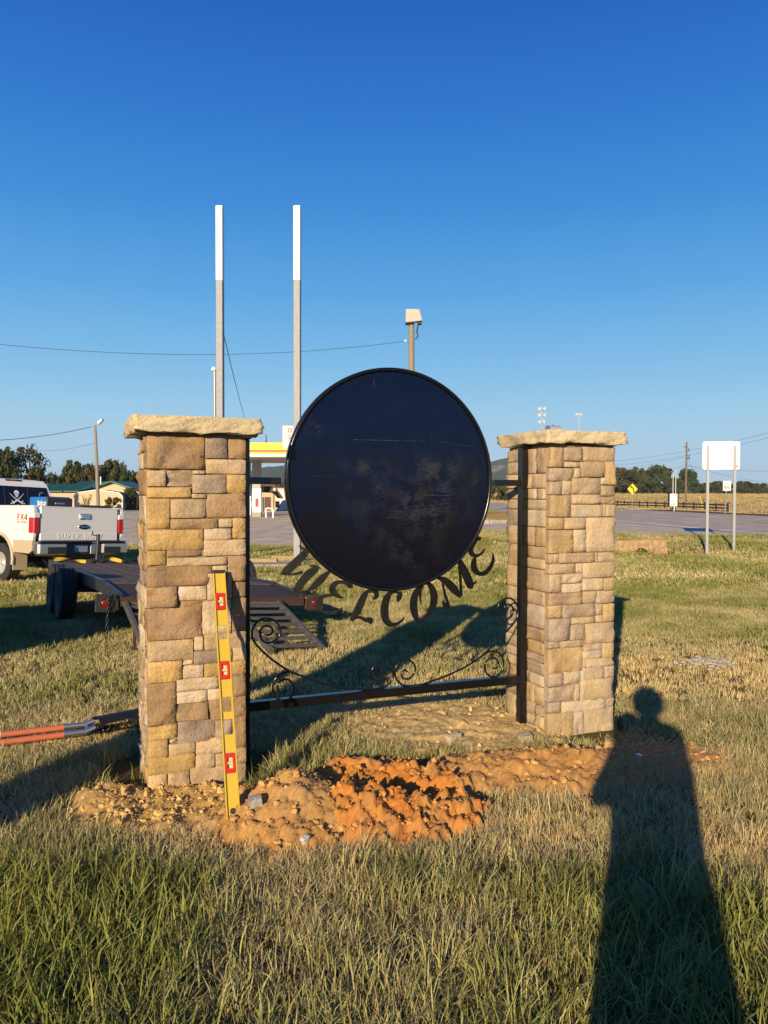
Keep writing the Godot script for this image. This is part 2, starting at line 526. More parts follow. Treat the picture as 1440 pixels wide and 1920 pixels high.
var STONES_R := [
-250, 1666, -148, 1792, 3, -148, 1706, -4, 1792, 2, -4, 1710, 250, 1801, 0, -147, 1666, -22, 1704, 0, -22, 1608, 166, 1707, 1, 167, 1561, 250, 1711, 3, -250, 1581, -72, 1664, 2, -72, 1603, -22, 1667, 4, -250, 1496, -157, 1581, 2, -157, 1496, -86, 1586, 4, -86, 1501, 133, 1605, 0, 133, 1559, 167, 1609, 4, 132, 1489, 250, 1559, 0, -250, 1359, -87, 1496, 3, -87, 1439, 131, 1501, 0, 131, 1438, 250, 1489, 1, -87, 1357, 155, 1439, 4, 155, 1356, 176, 1438, 4, 176, 1358, 250, 1438, 0, -250, 1282, -138, 1358, 3, -138, 1282, 24, 1358, 0, 24, 1136, 250, 1357, 0, -250, 1133, -72, 1281, 3, -73, 1138, 25, 1282, 4, -250, 1071, -174, 1133, 0, -174, 1071, 101, 1137, 0, 101, 1071, 119, 1136, 4, 119, 1071, 250, 1135, 0, -250, 1006, -45, 1069, 0, -45, 1007, 6, 1070, 4, 6, 973, 250, 1072, 0, -250, 893, -156, 1008, 0, -156, 944, 1, 1006, 4, -155, 887, 1, 944, 4, 1, 893, 164, 973, 4, 164, 887, 250, 968, 3, -250, 811, 0, 890, 1, 0, 814, 103, 892, 0, 103, 807, 250, 888, 2, -250, 734, -146, 814, 3, -146, 731, 107, 815, 2, 107, 734, 163, 808, 0, 163, 685, 250, 805, 3, -250, 589, -84, 734, 2, -85, 686, 105, 729, 0, 105, 687, 162, 734, 0, -84, 585, 29, 687, 2, 29, 554, 250, 686, 0, -250, 546, -163, 591, 2, -163, 540, 10, 587, 0, 10, 509, 157, 558, 2, 157, 455, 250, 554, 3, -250, 387, 7, 542, 3, 7, 454, 157, 513, 4, 31, 402, 250, 461, 0, 7, 402, 31, 457, 4, -250, 307, -134, 393, 2, -135, 314, -3, 393, 4, -4, 318, 176, 408, 4, 176, 326, 250, 405, 2, -250, 209, -55, 305, 2, -55, 201, -9, 312, 4, -10, 191, 250, 330, 0, -250, 147, -151, 212, 2, -151, 125, 191, 204, 4, 191, 134, 250, 197, 2, -250, 54, -60, 141, 3, -60, 46, 27, 135, 4, 27, 39, 250, 144, 0, -250, -52, -146, 62, 0, -146, -66, -15, 51, 2, -15, -85, 154, 41, 2, 154, -101, 250, 40, 4]
var LETTERS := {
	"W": [[-581, 1203, 6, -556, 1186, 12, -527, 1168, 10], [-549, 1186, 14, -545, 1161, 36, -601, 1107, 40, -659, 1059, 38, -687, 1049, 6], [-681, 1046, 10, -621, 1041, 10, -559, 1051, 14], [-515, 1086, 8, -485, 1082, 14, -451, 1069, 6], [-469, 1074, 26, -520, 1040, 42, -566, 993, 40, -589, 953, 40, -595, 936, 20], [-591, 937, 14, -540, 938, 12, -505, 966, 14], [-400, 1049, 12, -438, 1017, 34, -484, 975, 34, -512, 949, 12], [-500, 969, 10, -469, 945, 9]],
	"E": [[-271, 946, 24, -271, 961, 24, -297, 978, 20, -334, 985, 18, -366, 975, 26, -380, 946, 32, -363, 915, 26, -334, 899, 16, -313, 893, 6], [-318, 895, 6, -376, 910, 12, -428, 908, 18, -462, 885, 22, -467, 851, 20, -438, 819, 16, -386, 807, 14, -334, 819, 12, -321, 835, 5]],
	"L": [[-161, 924, 14, -183, 896, 32, -212, 837, 38, -239, 788, 34, -265, 755, 18], [-166, 921, 16, -131, 924, 18, -104, 911, 24, -109, 885, 20, -129, 876, 8], [-268, 758, 10, -217, 772, 14, -174, 754, 22, -142, 750, 28, -146, 728, 12]],
	"C": [[32, 849, 5, 43, 880, 28, 52, 913, 12], [40, 906, 8, -5, 911, 18, -37, 879, 34, -52, 819, 42, -48, 757, 38, -19, 720, 28, 24, 717, 16, 63, 738, 9, 75, 758, 3]],
	"O": [[190, 950, 12, 149, 891, 34, 138, 819, 40, 152, 756, 30, 179, 721, 12], [194, 949, 10, 238, 952, 20, 271, 896, 38, 273, 833, 38, 239, 761, 24, 182, 721, 10], [199, 943, 9, 181, 900, 14, 188, 825, 3]],
	"M": [[331, 961, 7, 350, 882, 13, 369, 828, 16, 365, 805, 30, 346, 821, 20, 339, 844, 6], [299, 987, 14, 354, 964, 34, 414, 908, 42, 459, 857, 12], [464, 866, 14, 456, 972, 14, 446, 1079, 12], [451, 1095, 14, 488, 1014, 42, 525, 932, 42, 537, 909, 14], [516, 912, 8, 569, 952, 9]],
	"E2": [[599, 1218, 22, 580, 1223, 18, 553, 1199, 24, 532, 1164, 26, 534, 1130, 26, 568, 1113, 16, 605, 1128, 12, 628, 1155, 6], [563, 1113, 8, 552, 1076, 28, 554, 1033, 34, 586, 1002, 24, 630, 1004, 24, 670, 1040, 22, 690, 1088, 16, 685, 1126, 4]],
}
var SCROLLS := [
	[-770, 704, -749, 704, -735, 721, -743, 745, -770, 757, -794, 748, -807, 723, -800, 684, -770, 660, -734, 663, -700, 689, -690, 724, -704, 763, -736, 789, -773, 798, -808, 792, -838, 765, -853, 726, -848, 687, -826, 651, -773, 594, -713, 542, -635, 487, -555, 450, -468, 413, -373, 378, -277, 355, -146, 338, -59, 342, -12, 367, 6, 409, -9, 454, -50, 488, -96, 486, -130, 458, -132, 418, -103, 387, -67, 386, -42, 407, -50, 436, -73, 444],
	[-598, 469, -635, 484, -683, 479, -719, 451, -734, 402, -721, 357, -689, 330, -653, 326, -623, 345, -607, 382, -621, 420, -656, 443, -686, 436, -706, 406, -695, 376, -668, 369, -652, 386],
	[99, 421, 77, 433, 58, 409, 77, 382, 116, 381, 148, 416, 144, 463, 104, 494, 57, 490, 22, 455, 20, 402, 48, 358, 93, 337, 180, 333, 276, 352, 399, 385, 507, 424, 608, 475, 693, 540, 779, 612, 849, 678, 877, 734, 868, 788, 826, 830, 773, 832, 733, 798, 728, 746, 757, 708, 805, 706, 840, 738, 832, 780, 797, 797, 776, 775, 789, 748],
	[625, 482, 659, 501, 710, 500, 752, 471, 772, 420, 758, 370, 720, 340, 675, 345, 639, 380, 639, 427, 669, 458, 711, 454, 733, 425, 720, 393, 690, 397],
]


# ------------------------------------------------------------------ ground, road, grass
func tone(x: float, f: float) -> Color:     # colour of the turf's soil and thatch: green, olive and straw in drifts
	var n := 0.5 + 0.9 * n_big.get_noise_2d(x, f) + 0.35 * n_mid.get_noise_2d(x, f)
	var green := Color(0.16, 0.14, 0.04)
	var dry := Color(0.33, 0.25, 0.10)
	if f > 110 and x > 0:
		return Color(0.42, 0.31, 0.14).lerp(Color(0.32, 0.26, 0.11), clampf(n, 0, 1))
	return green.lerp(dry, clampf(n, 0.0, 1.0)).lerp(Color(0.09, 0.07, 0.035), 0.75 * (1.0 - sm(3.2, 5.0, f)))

func ground() -> void:
	var xs := []
	for i in 181:
		var t := (i - 90) / 90.0
		xs.append(0.5 + 8.0 * sinh(t * 6.6) / sinh(1.0) * 1.0 if absf(t) > 1e-6 else 0.5)
	var fs := []
	for i in 230:
		var t := (i - 34) / 196.0
		fs.append(3.5 + 12.0 * sinh(t * 6.2))
	var st := mb()
	var nx := xs.size()
	for j in fs.size():
		for i in nx:
			var x: float = xs[i]
			var f: float = fs[j]
			var y := G(x, f)
			if paved(x, f):
				y -= 0.1
			if absf(x) < 40 and f < 60:
				y -= 0.012
			if Vector2((x - 0.04) / 0.45, (f - 3.78) / 0.42).length() < 1.0:
				y -= 0.16
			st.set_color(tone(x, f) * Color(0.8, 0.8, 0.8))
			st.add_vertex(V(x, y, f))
	for j in fs.size() - 1:
		for i in nx - 1:
			var a := j * nx + i
			for k in [a, a + 1, a + nx + 1, a, a + nx + 1, a + nx]:
				st.add_index(k)
	var o := obj("ground", st, M.soil)
	struct(o, "grassy ground of dry green and straw coloured turf")

func sheet(called: String, a: Array, b: Array, lift: float, m: Material, label: String) -> MeshInstance3D:   # a strip between two lines of ground points
	var st := mb()
	round_(st)
	for i in a.size() - 1:
		var p := []
		for q in [a[i], a[i + 1], b[i + 1], b[i]]:
			p.append(V(q.x, G(q.x, q.y) + lift, q.y))
		quad(st, p[0], p[1], p[2], p[3])
	var o := obj(called, st, m)
	struct(o, label)
	return o

func lane_point(l: float, s: float) -> Vector2:   # l across the road, s along it
	return Vector2(l * 0.994 - s * 0.108, l * 0.108 + s * 0.994)

func patch(called: String, poly: PackedVector2Array, cell: float, lift: float, m: Material, label: String, cellf := 0.0) -> void:
	# a polygon of pavement, cut into cells so that it follows the ground
	if cellf <= 0:
		cellf = cell
	var lo := poly[0]
	var hi := poly[0]
	for p in poly:
		lo = lo.min(p)
		hi = hi.max(p)
	var st := mb()
	round_(st)
	var y := lo.y
	while y < hi.y:
		var x := lo.x
		while x < hi.x:
			var q := PackedVector2Array([Vector2(x, y), Vector2(x + cell, y), Vector2(x + cell, y + cellf), Vector2(x, y + cellf)])
			for piece in Geometry2D.intersect_polygons(poly, q):
				var idx := Geometry2D.triangulate_polygon(piece)
				for i in idx:
					st.add_vertex(V(piece[i].x, G(piece[i].x, piece[i].y) + lift, piece[i].y))
			x += cell
		y += cellf
	struct(obj(called, st, m), label)

func roads() -> void:
	var edge := func(l: float, s0: float, s1: float, n: int) -> Array:
		var o := []
		for i in n + 1:
			var t := float(i) / n
			o.append(lane_point(l, lerpf(s0, s1, t * t if s1 > 200 else t)))
		return o
	var cols := []
	for l in [14.2, 17.3, 20.4, 23.5, 26.6]:
		cols.append(edge.call(l, 1.0, 420.0, 90))
	var st := mb()
	round_(st)
	for k in 4:
		for i in 90:
			var p := []
			for q in [cols[k][i], cols[k][i + 1], cols[k + 1][i + 1], cols[k + 1][i]]:
				p.append(V(q.x, G(q.x, q.y) + 0.004, q.y))
			quad(st, p[0], p[1], p[2], p[3])
	struct(obj("road", st, M.road), "two lane asphalt highway crossing behind the right pillar")
	patch("car_park", LOT, 3.0, 0.0, M.asphalt, "pale worn asphalt forecourt of the filling station")
	patch("driveway", APRON, 1.5, 0.0, M.asphalt, "pale asphalt driveway joining the highway")
	sheet("road_marking", edge.call(14.5, 3.0, 420, 90), edge.call(14.70, 3.0, 420, 90), 0.012, M.white_line, "white edge line along the near side of the highway")
	sheet("road_marking", edge.call(18.75, 3.0, 420, 90), edge.call(18.9, 3.0, 420, 90), 0.012, M.yellow_line, "nearer yellow centre line of the highway")
	sheet("road_marking", edge.call(21.25, 3.0, 420, 90), edge.call(21.4, 3.0, 420, 90), 0.012, M.yellow_line, "farther yellow centre line of the highway")
	sheet("road_marking", edge.call(26.0, 3.0, 420, 90), edge.call(26.14, 3.0, 420, 90), 0.012, M.white_line, "white edge line along the far side of the highway")
	# kerb at the back of the driveway
	var kb := mb()
	var pts := [Vector2(-1, 34), Vector2(2.0, 32.2), Vector2(4.4, 32.2), Vector2(6.5, 33.2), Vector2(8.2, 35.4)]
	for i in pts.size() - 1:
		bar(kb, V(pts[i].x, G(pts[i].x, pts[i].y) + 0.03, pts[i].y + 0.08), V(pts[i + 1].x, G(pts[i + 1].x, pts[i + 1].y) + 0.03, pts[i + 1].y + 0.08), 0.16, 0.26, 0.02)
	struct(obj("kerb", kb, M.concrete), "pale concrete kerb behind the driveway")

# a tuft: blades in one mesh, standing on the origin
func tuft(n: int, h0: float, h1: float, w: float, spread: float, lean: float, seed_: int) -> ArrayMesh:
	var r := RandomNumberGenerator.new()
	r.seed = seed_
	var st := mb()
	round_(st)
	for i in n:
		var a := r.randf() * TAU
		var b := Vector3(cos(a), 0, sin(a)) * sqrt(r.randf()) * spread
		var d := r.randf() * TAU
		var out := Vector3(cos(d), 0, sin(d))
		var side := Vector3(-out.z, 0, out.x).rotated(Vector3.UP, r.randf_range(-0.8, 0.8)) * w * r.randf_range(0.6, 1.2)
		var h := r.randf_range(h0, h1)
		var l := lean * r.randf_range(0.2, 1.3) * h
		var p1 := b + Vector3(0, h * 0.55, 0) + out * l * 0.35
		var p2 := b + Vector3(0, h * r.randf_range(0.75, 1.0), 0) + out * l
		var c := r.randf_range(0.7, 1.25)
		var dry := r.randf()
		st.set_color(Color(c * (1.0 + 0.35 * dry), c * (1.0 + 0.05 * dry), c))
		tri(st, b - side * 0.5, b + side * 0.5, p1 + side * 0.4)
		tri(st, b - side * 0.5, p1 + side * 0.4, p1 - side * 0.4)
		tri(st, p1 - side * 0.4, p1 + side * 0.4, p2)
	st.generate_normals()
	return st.commit()

var DRY := [[-0.35, 3.0, 0.4, 0.35, 0.55], [-0.9, 3.3, 0.5, 0.2, 0.4], [0.6, 3.6, 0.6, 0.3, 0.35], [1.0, 8.0, 3.0, 2.5, 0.25], [2.6, 6.5, 1.0, 1.2, 0.3], [-1.2, 2.5, 0.6, 0.5, -0.12], [1.45, 3.18, 0.07, 0.06, 0.9]]
var BARE := []       # ellipses without turf: centre x, centre f, radius x, radius f

func bare(x: float, f: float) -> float:
	var m := 0.0
	for e in BARE:
		var dx: float = (x - e[0]) / e[2]
		var df: float = (f - e[1]) / e[3]
		m = maxf(m, 1.0 - (dx * dx + df * df))
	return m

func scatter(called: String, meshes: Array, f0: float, f1: float, per_m2: float, size0: float, size1: float, lush: float, label: String, s0 := -0.56, s1 := 0.56, bright := 1.0) -> void:
	var spots := []
	for m in meshes:
		spots.append([])
	var area := 0.0
	var f := f0
	while f < f1:
		var df := 0.03 * maxf(1.0, f * 0.5)
		var w0 := s0 * f - 0.5
		var w1 := s1 * f + 0.5
		var want := (w1 - w0) * df * per_m2
		var n := int(want) + (1 if rng.randf() < want - int(want) else 0)
		for i in n:
			var x := rng.randf_range(w0, w1)
			var ff := f + rng.randf() * df
			if ff > 15.0 and paved(x, ff):
				continue
			if ff < 8.0:
				var b := bare(x, ff)
				if b > -0.25 and rng.randf() < clampf(0.38 + b * 2.4, 0.0, 0.995):
					continue
			var nb := 0.37 + 0.7 * n_big.get_noise_2d(x, ff) + 0.4 * n_mid.get_noise_2d(x, ff) + rng.randfn(0, 0.17)
			for e in DRY:
				nb += e[4] * exp(-pow((x - e[0]) / e[2], 2) - pow((ff - e[1]) / e[3], 2))
			nb += 0.3 * clampf(bare(x, ff) + 0.9, 0, 1) if ff < 8.0 else 0.0
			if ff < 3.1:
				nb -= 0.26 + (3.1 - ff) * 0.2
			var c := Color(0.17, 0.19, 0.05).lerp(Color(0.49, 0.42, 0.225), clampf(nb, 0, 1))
			if x > 12.0 and ff > 60.0:
				c = Color(0.50, 0.38, 0.18).lerp(Color(0.36, 0.31, 0.11), clampf(0.3 + n_big.get_noise_2d(x * 0.12, ff * 0.12) + rng.randfn(0, 0.15), 0, 1))
			if nb > 0.95:
				c = Color(0.56, 0.44, 0.21)
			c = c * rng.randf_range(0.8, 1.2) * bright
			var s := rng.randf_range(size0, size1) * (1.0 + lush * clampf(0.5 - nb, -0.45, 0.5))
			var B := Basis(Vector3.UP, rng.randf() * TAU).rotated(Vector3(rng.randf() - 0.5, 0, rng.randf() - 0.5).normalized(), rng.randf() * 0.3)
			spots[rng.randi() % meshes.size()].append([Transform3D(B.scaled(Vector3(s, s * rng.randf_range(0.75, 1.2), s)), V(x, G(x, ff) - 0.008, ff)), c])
		f += df
	for k in meshes.size():
		var mm := MultiMesh.new()
		mm.transform_format = MultiMesh.TRANSFORM_3D
		mm.use_colors = true
		mm.mesh = meshes[k]
		mm.instance_count = spots[k].size()
		for i in spots[k].size():
			mm.set_instance_transform(i, spots[k][i][0])
			mm.set_instance_color(i, spots[k][i][1])
		var o := MultiMeshInstance3D.new()
		o.multimesh = mm
		o.material_override = M.grass
		o.name = numbered(called)
		add_child(o)
		o.set_meta("kind", "stuff")
		o.set_meta("label", label)
		o.set_meta("category", "grass")
		o.set_meta("group", called)

func grass() -> void:
	var long := []
	var short := []
	var lawn := []
	var far := []
	for k in 4:
		long.append(tuft(15, 0.045, 0.125, 0.0042, 0.05, 0.8, 10 + k))
		short.append(tuft(13, 0.02, 0.06, 0.0036, 0.05, 1.5, 20 + k))
	for k in 3:
		lawn.append(tuft(16, 0.03, 0.07, 0.006, 0.09, 1.1, 30 + k))
		far.append(tuft(22, 0.03, 0.075, 0.013, 0.25, 0.9, 40 + k))
	scatter("tall_grass", long, 1.75, 4.4, 860, 0.55, 1.15, 0.9, "long green blades of grass in the foreground", -0.74, 0.74, 1.18)
	scatter("dry_grass", short, 1.75, 5.6, 760, 0.7, 1.3, 0.2, "short dry straw and clippings among the grass", -0.74, 0.74, 1.05)
	scatter("lawn_grass", lawn, 4.4, 12.5, 460, 0.6, 1.1, 0.4, "mown grass behind the sign", -0.68, 0.68, 1.12)
	scatter("far_grass", far, 12.5, 31.0, 75, 0.8, 1.3, 0.3, "far lawn up to the driveway and the highway", -0.66, 0.66, 1.2)
	var weeds := []
	for k in 3:
		weeds.append(tuft(26, 0.08, 0.17, 0.007, 0.05, 0.9, 60 + k))
	scatter("weeds", weeds, 3.0, 14.0, 1.3, 0.6, 1.2, 0.9, "scattered taller clumps of coarse grass in the lawn", -0.56, 0.56, 1.0)
	var field := []
	for k in 3:
		field.append(tuft(26, 0.15, 0.4, 0.06, 1.3, 0.8, 50 + k))
	scatter("verge_grass", far, 31.0, 60.0, 22, 1.0, 1.6, 0.2, "grass on the island before the highway", 0.10, 0.185, 1.1)
	scatter("field_grass", field, 128.0, 285.0, 0.5, 0.8, 1.3, 0.0, "golden dry grass of the field beyond the highway", 0.10, 0.54, 1.0)
	scatter("roadside_grass", far, 62.0, 128.0, 4.0, 1.2, 2.2, 0.0, "short dry grass between the highway and the fences", 0.10, 0.54, 1.0)

# ------------------------------------------------------------------ dirt
func clod_mesh(seed_: int) -> ArrayMesh:
	var n := FastNoiseLite.new()
	n.seed = seed_
	n.frequency = 1.1
	var st := mb()
	flat(st)
	var s := SphereMesh.new()
	s.radius = 0.5
	s.height = 1.0
	s.radial_segments = 7
	s.rings = 4
	var a := s.get_mesh_arrays()
	var v: PackedVector3Array = a[Mesh.ARRAY_VERTEX]
	for i in a[Mesh.ARRAY_INDEX]:
		var p := v[i]
		st.set_color(Color.WHITE)
		st.add_vertex(p * (1.0 + 0.9 * n.get_noise_3dv(p * 2.6)) * Vector3(1, 0.75, 0.9))
	st.generate_normals()
	return st.commit()

func dirt_height(x: float, f: float, bumps: Array, rough: float) -> float:
	var h := 0.0
	for b in bumps:
		var dx: float = (x - b[0]) / b[2]
		var df: float = (f - b[1]) / b[3]
		h += b[4] * exp(-(dx * dx + df * df) * 1.4)
	var wx := x + 0.03 * n_fine.get_noise_2d(x * 9.0 + 60, f * 9.0)
	var wf := f + 0.03 * n_fine.get_noise_2d(x * 9.0, f * 9.0 + 60)
	var lump := n_fine.get_noise_2d(wx * 7.0, wf * 7.0)
	var crack := 1.0 - 2.0 * absf(n_fine.get_noise_2d(wx * 5.0 + 90, wf * 5.0))
	var patchy := sm(-0.25, 0.35, n_fine.get_noise_2d(x * 3.1 + 11, f * 3.1))
	var crumb := absf(n_fine.get_noise_2d(wx * 13.0 + 20, wf * 13.0)) * patchy + 0.5 * absf(n_fine.get_noise_2d(wx * 27.0 + 20, wf * 27.0))
	var slit := sm(0.86, 1.0, 1.0 - 1.6 * absf(n_fine.get_noise_2d(wx * 4.0 + 33, wf * 4.0)))
	var fine := n_fine.get_noise_2d(x * 40.0, f * 40.0)
	return h + rough * (0.045 * lump + 0.016 * crack + 0.034 * crumb - 0.016 * slit + 0.007 * fine)

func dirt(called: String, label: String, e: Array, bumps: Array, rough: float, cell: float, c0: Color, c1: Color, clods: int, big: float) -> void:
	# e: centre x, centre f, radius x, radius f of the patch, which sinks into the ground at its uneven rim
	var open := 0.95 if rough > 0.45 else 0.66
	BARE.append([e[0], e[1], e[2] * open, e[3] * open])
	var nx := int(e[2] * 2.3 / cell)
	var nf := int(e[3] * 2.3 / cell)
	var st := mb()
	var hs := PackedFloat32Array()
	for j in nf + 1:
		for i in nx + 1:
			var x: float = e[0] + (i - nx / 2.0) * cell
			var f: float = e[1] + (j - nf / 2.0) * cell
			var dx: float = (x - e[0]) / e[2]
			var df: float = (f - e[1]) / e[3]
			var r := sqrt(dx * dx + df * df) + 0.22 * n_fine.get_noise_2d(x * 4.0, f * 4.0) + 0.1 * n_fine.get_noise_2d(x * 15.0, f * 15.0)
			var m := 1.0 - sm(0.72, 1.02, r)
			var y := G(x, f) + lerpf(-0.05, 0.012 + dirt_height(x, f, bumps, rough), m)
			hs.append(y)
			var t := clampf(-0.05 + 1.1 * r * r + 0.9 * n_fine.get_noise_2d(x * 5.0 + 40, f * 5.0) + 0.4 * n_fine.get_noise_2d(x * 22.0, f * 22.0), 0, 1)
			st.set_color(c0.lerp(c1, t) * (0.9 + 0.25 * n_fine.get_noise_2d(x * 50.0, f * 50.0)))
			st.add_vertex(V(x, y, f))
	for j in nf:
		for i in nx:
			var a := j * (nx + 1) + i
			if maxf(hs[a], maxf(hs[a + 1], maxf(hs[a + nx + 1], hs[a + nx + 2]))) < G(e[0] + (i - nx / 2.0) * cell, e[1] + (j - nf / 2.0) * cell) - 0.04:
				continue
			for k in [a, a + 1, a + nx + 2, a, a + nx + 2, a + nx + 1]:
				st.add_index(k)
	var o := obj(called, st, M.dirt)
	tag(o, label, "dirt pile")
	var per := []
	for k in 3:
		per.append([])
	for i in clods:
		var a := rng.randf() * TAU
		var q := sqrt(rng.randf()) * 1.12
		var x: float = e[0] + cos(a) * q * e[2]
		var f: float = e[1] + sin(a) * q * e[3]
		var ii := clampi(int((x - e[0]) / cell + nx / 2.0), 0, nx)
		var jj := clampi(int((f - e[1]) / cell + nf / 2.0), 0, nf)
		var y := maxf(hs[jj * (nx + 1) + ii], G(x, f) - 0.01)
		var s := big * pow(rng.randf(), 26.0) + 0.0018 + 0.0022 * rng.randf()
		if q > 0.95:
			s *= 0.6
		var B := Basis(Vector3(rng.randf() - 0.5, rng.randf() - 0.5, rng.randf() - 0.5).normalized(), rng.randf() * TAU).scaled(Vector3(1.0, rng.randf_range(0.6, 1.0), rng.randf_range(0.7, 1.5)) * s * 2.0)
		per[i % 3].append([Transform3D(B, V(x, y + s * 0.12, f)), c0.lerp(c1, rng.randf()) * rng.randf_range(0.85, 1.2)])
	for k in 3:
		var mm := MultiMesh.new()
		mm.transform_format = MultiMesh.TRANSFORM_3D
		mm.use_colors = true
		mm.mesh = clod_mesh(k + 3)
		mm.instance_count = per[k].size()
		for i in per[k].size():
			mm.set_instance_transform(i, per[k][i][0])
			mm.set_instance_color(i, per[k][i][1])
		var c := MultiMeshInstance3D.new()
		c.multimesh = mm
		c.material_override = M.clod
		c.name = "clods"
		c.set_meta("kind", "stuff")
		o.add_child(c, true)

func rock(where: Vector3, size: Vector3, c: Color, turn: float, seed_: int, label: String) -> void:
	var n := FastNoiseLite.new()
	n.seed = seed_
	n.frequency = 1.5
	var st := mb()
	flat(st)
	var s := BoxMesh.new()
	s.size = Vector3.ONE
	s.subdivide_depth = 2
	s.subdivide_height = 2
	s.subdivide_width = 2
	var a := s.get_mesh_arrays()
	var v: PackedVector3Array = a[Mesh.ARRAY_VERTEX]
	for i in a[Mesh.ARRAY_INDEX]:
		var p := v[i]
		p = p.lerp(p.normalized() * 0.55, 0.35)
		st.set_color(c)
		st.add_vertex(p * (1.0 + 0.3 * n.get_noise_3dv(p * 2.0)) * size)
	var o := obj("rock", st, M.stone, null, where)
	o.rotation = Vector3(0.15, turn, 0.1)
	tag(o, label, "rock", "stones lying in the dug up dirt")

func dirt_all() -> void:
	var red0 := Color(0.676, 0.245, 0.041)
	var red1 := Color(0.468, 0.204, 0.061)
	var tan0 := Color(0.546, 0.313, 0.102)
	var tan1 := Color(0.585, 0.381, 0.150)
	dirt("dirt_mound", "lumpy mound of fresh orange clay between the pillars", [0.02, 3.76, 0.56, 0.58], [[-0.08, 3.66, 0.36, 0.28, 0.075], [-0.16, 4.08, 0.28, 0.13, 0.06], [0.26, 3.95, 0.24, 0.2, 0.05], [0.10, 3.80, 0.20, 0.13, -0.15], [-0.10, 3.52, 0.22, 0.12, 0.05], [0.30, 3.62, 0.2, 0.14, 0.03]], 1.15, 0.010, Color(0.60, 0.24, 0.055), Color(0.52, 0.285, 0.10), 3600, 0.02)
	dirt("dirt_mound", "brown clay mound dug out beside the yellow spirit level", [-0.42, 3.56, 0.40, 0.42], [[-0.42, 3.58, 0.26, 0.27, 0.16]], 0.75, 0.010, Color(0.52, 0.31, 0.12), Color(0.50, 0.26, 0.085), 2600, 0.018)
	dirt("dirt_mound", "long low brown heap in front of the right pillar", [0.86, 4.12, 0.85, 0.36], [[0.7, 4.14, 0.4, 0.2, 0.07], [1.15, 4.2, 0.4, 0.2, 0.06]], 0.75, 0.012, Color(0.54, 0.29, 0.10), Color(0.48, 0.29, 0.12), 2400, 0.018)
	dirt("dirt_mound", "crumbs of yellow clay round the foot of the left pillar", [-1.02, 3.66, 0.58, 0.34], [[-1.38, 3.75, 0.13, 0.16, 0.05]], 0.5, 0.012, Color(0.60, 0.385, 0.125), Color(0.52, 0.34, 0.15), 5200, 0.018)
	dirt("dirt_mound", "bare reddish soil right of the right pillar, in the photographer's shadow", [1.62, 4.36, 0.42, 0.30], [[1.6, 4.3, 0.4, 0.3, 0.01]], 0.35, 0.015, Color(0.52, 0.29, 0.10), Color(0.46, 0.31, 0.14), 1600, 0.016)
	dirt("dirt_mound", "flat cracked tan dirt under the sign frame", [0.45, 4.95, 0.80, 0.72], [[0.6, 4.95, 0.5, 0.4, 0.02]], 0.42, 0.014, Color(0.70, 0.50, 0.215), Color(0.62, 0.43, 0.18), 1300, 0.014)
	rock(V(0.42, G(0.42, 4.62) + 0.035, 4.62), Vector3(0.1, 0.05, 0.05), Color(0.5, 0.4, 0.28), 0.7, 1, "pale oblong stone on the cracked tan dirt under the lower bar")
	rock(V(-0.57, 0.13, 3.42), Vector3(0.06, 0.045, 0.05), Color(0.36, 0.34, 0.31), 0.3, 2, "grey pebble on the brown mound beside the spirit level")
	rock(V(1.30, G(1.3, 4.45) + 0.06, 4.42), Vector3(0.07, 0.06, 0.06), Color(0.46, 0.32, 0.14), 1.3, 3, "yellowish stone at the front foot of the right pillar")
	rock(V(1.02, G(1.0, 4.2) + 0.1, 4.12), Vector3(0.065, 0.075, 0.05), Color(0.42, 0.24, 0.09), 2.0, 4, "tan stone on the low heap before the right pillar")
	rock(V(0.85, G(0.85, 4.6) + 0.04, 4.62), Vector3(0.09, 0.05, 0.06), Color(0.4, 0.32, 0.22), 0.2, 5, "flat stone beside the foot of the right black post")
	rock(V(-0.33, 0.04, 3.24), Vector3(0.04, 0.03, 0.03), Color(0.6, 0.56, 0.5), 0.9, 6, "small white stone at the front edge of the clay")

# ------------------------------------------------------------------ pillars
const PAL := [Color(0.47, 0.335, 0.19), Color(0.345, 0.222, 0.118), Color(0.37, 0.275, 0.195), Color(0.485, 0.315, 0.125), Color(0.57, 0.44, 0.285)]
var calm := 0.0

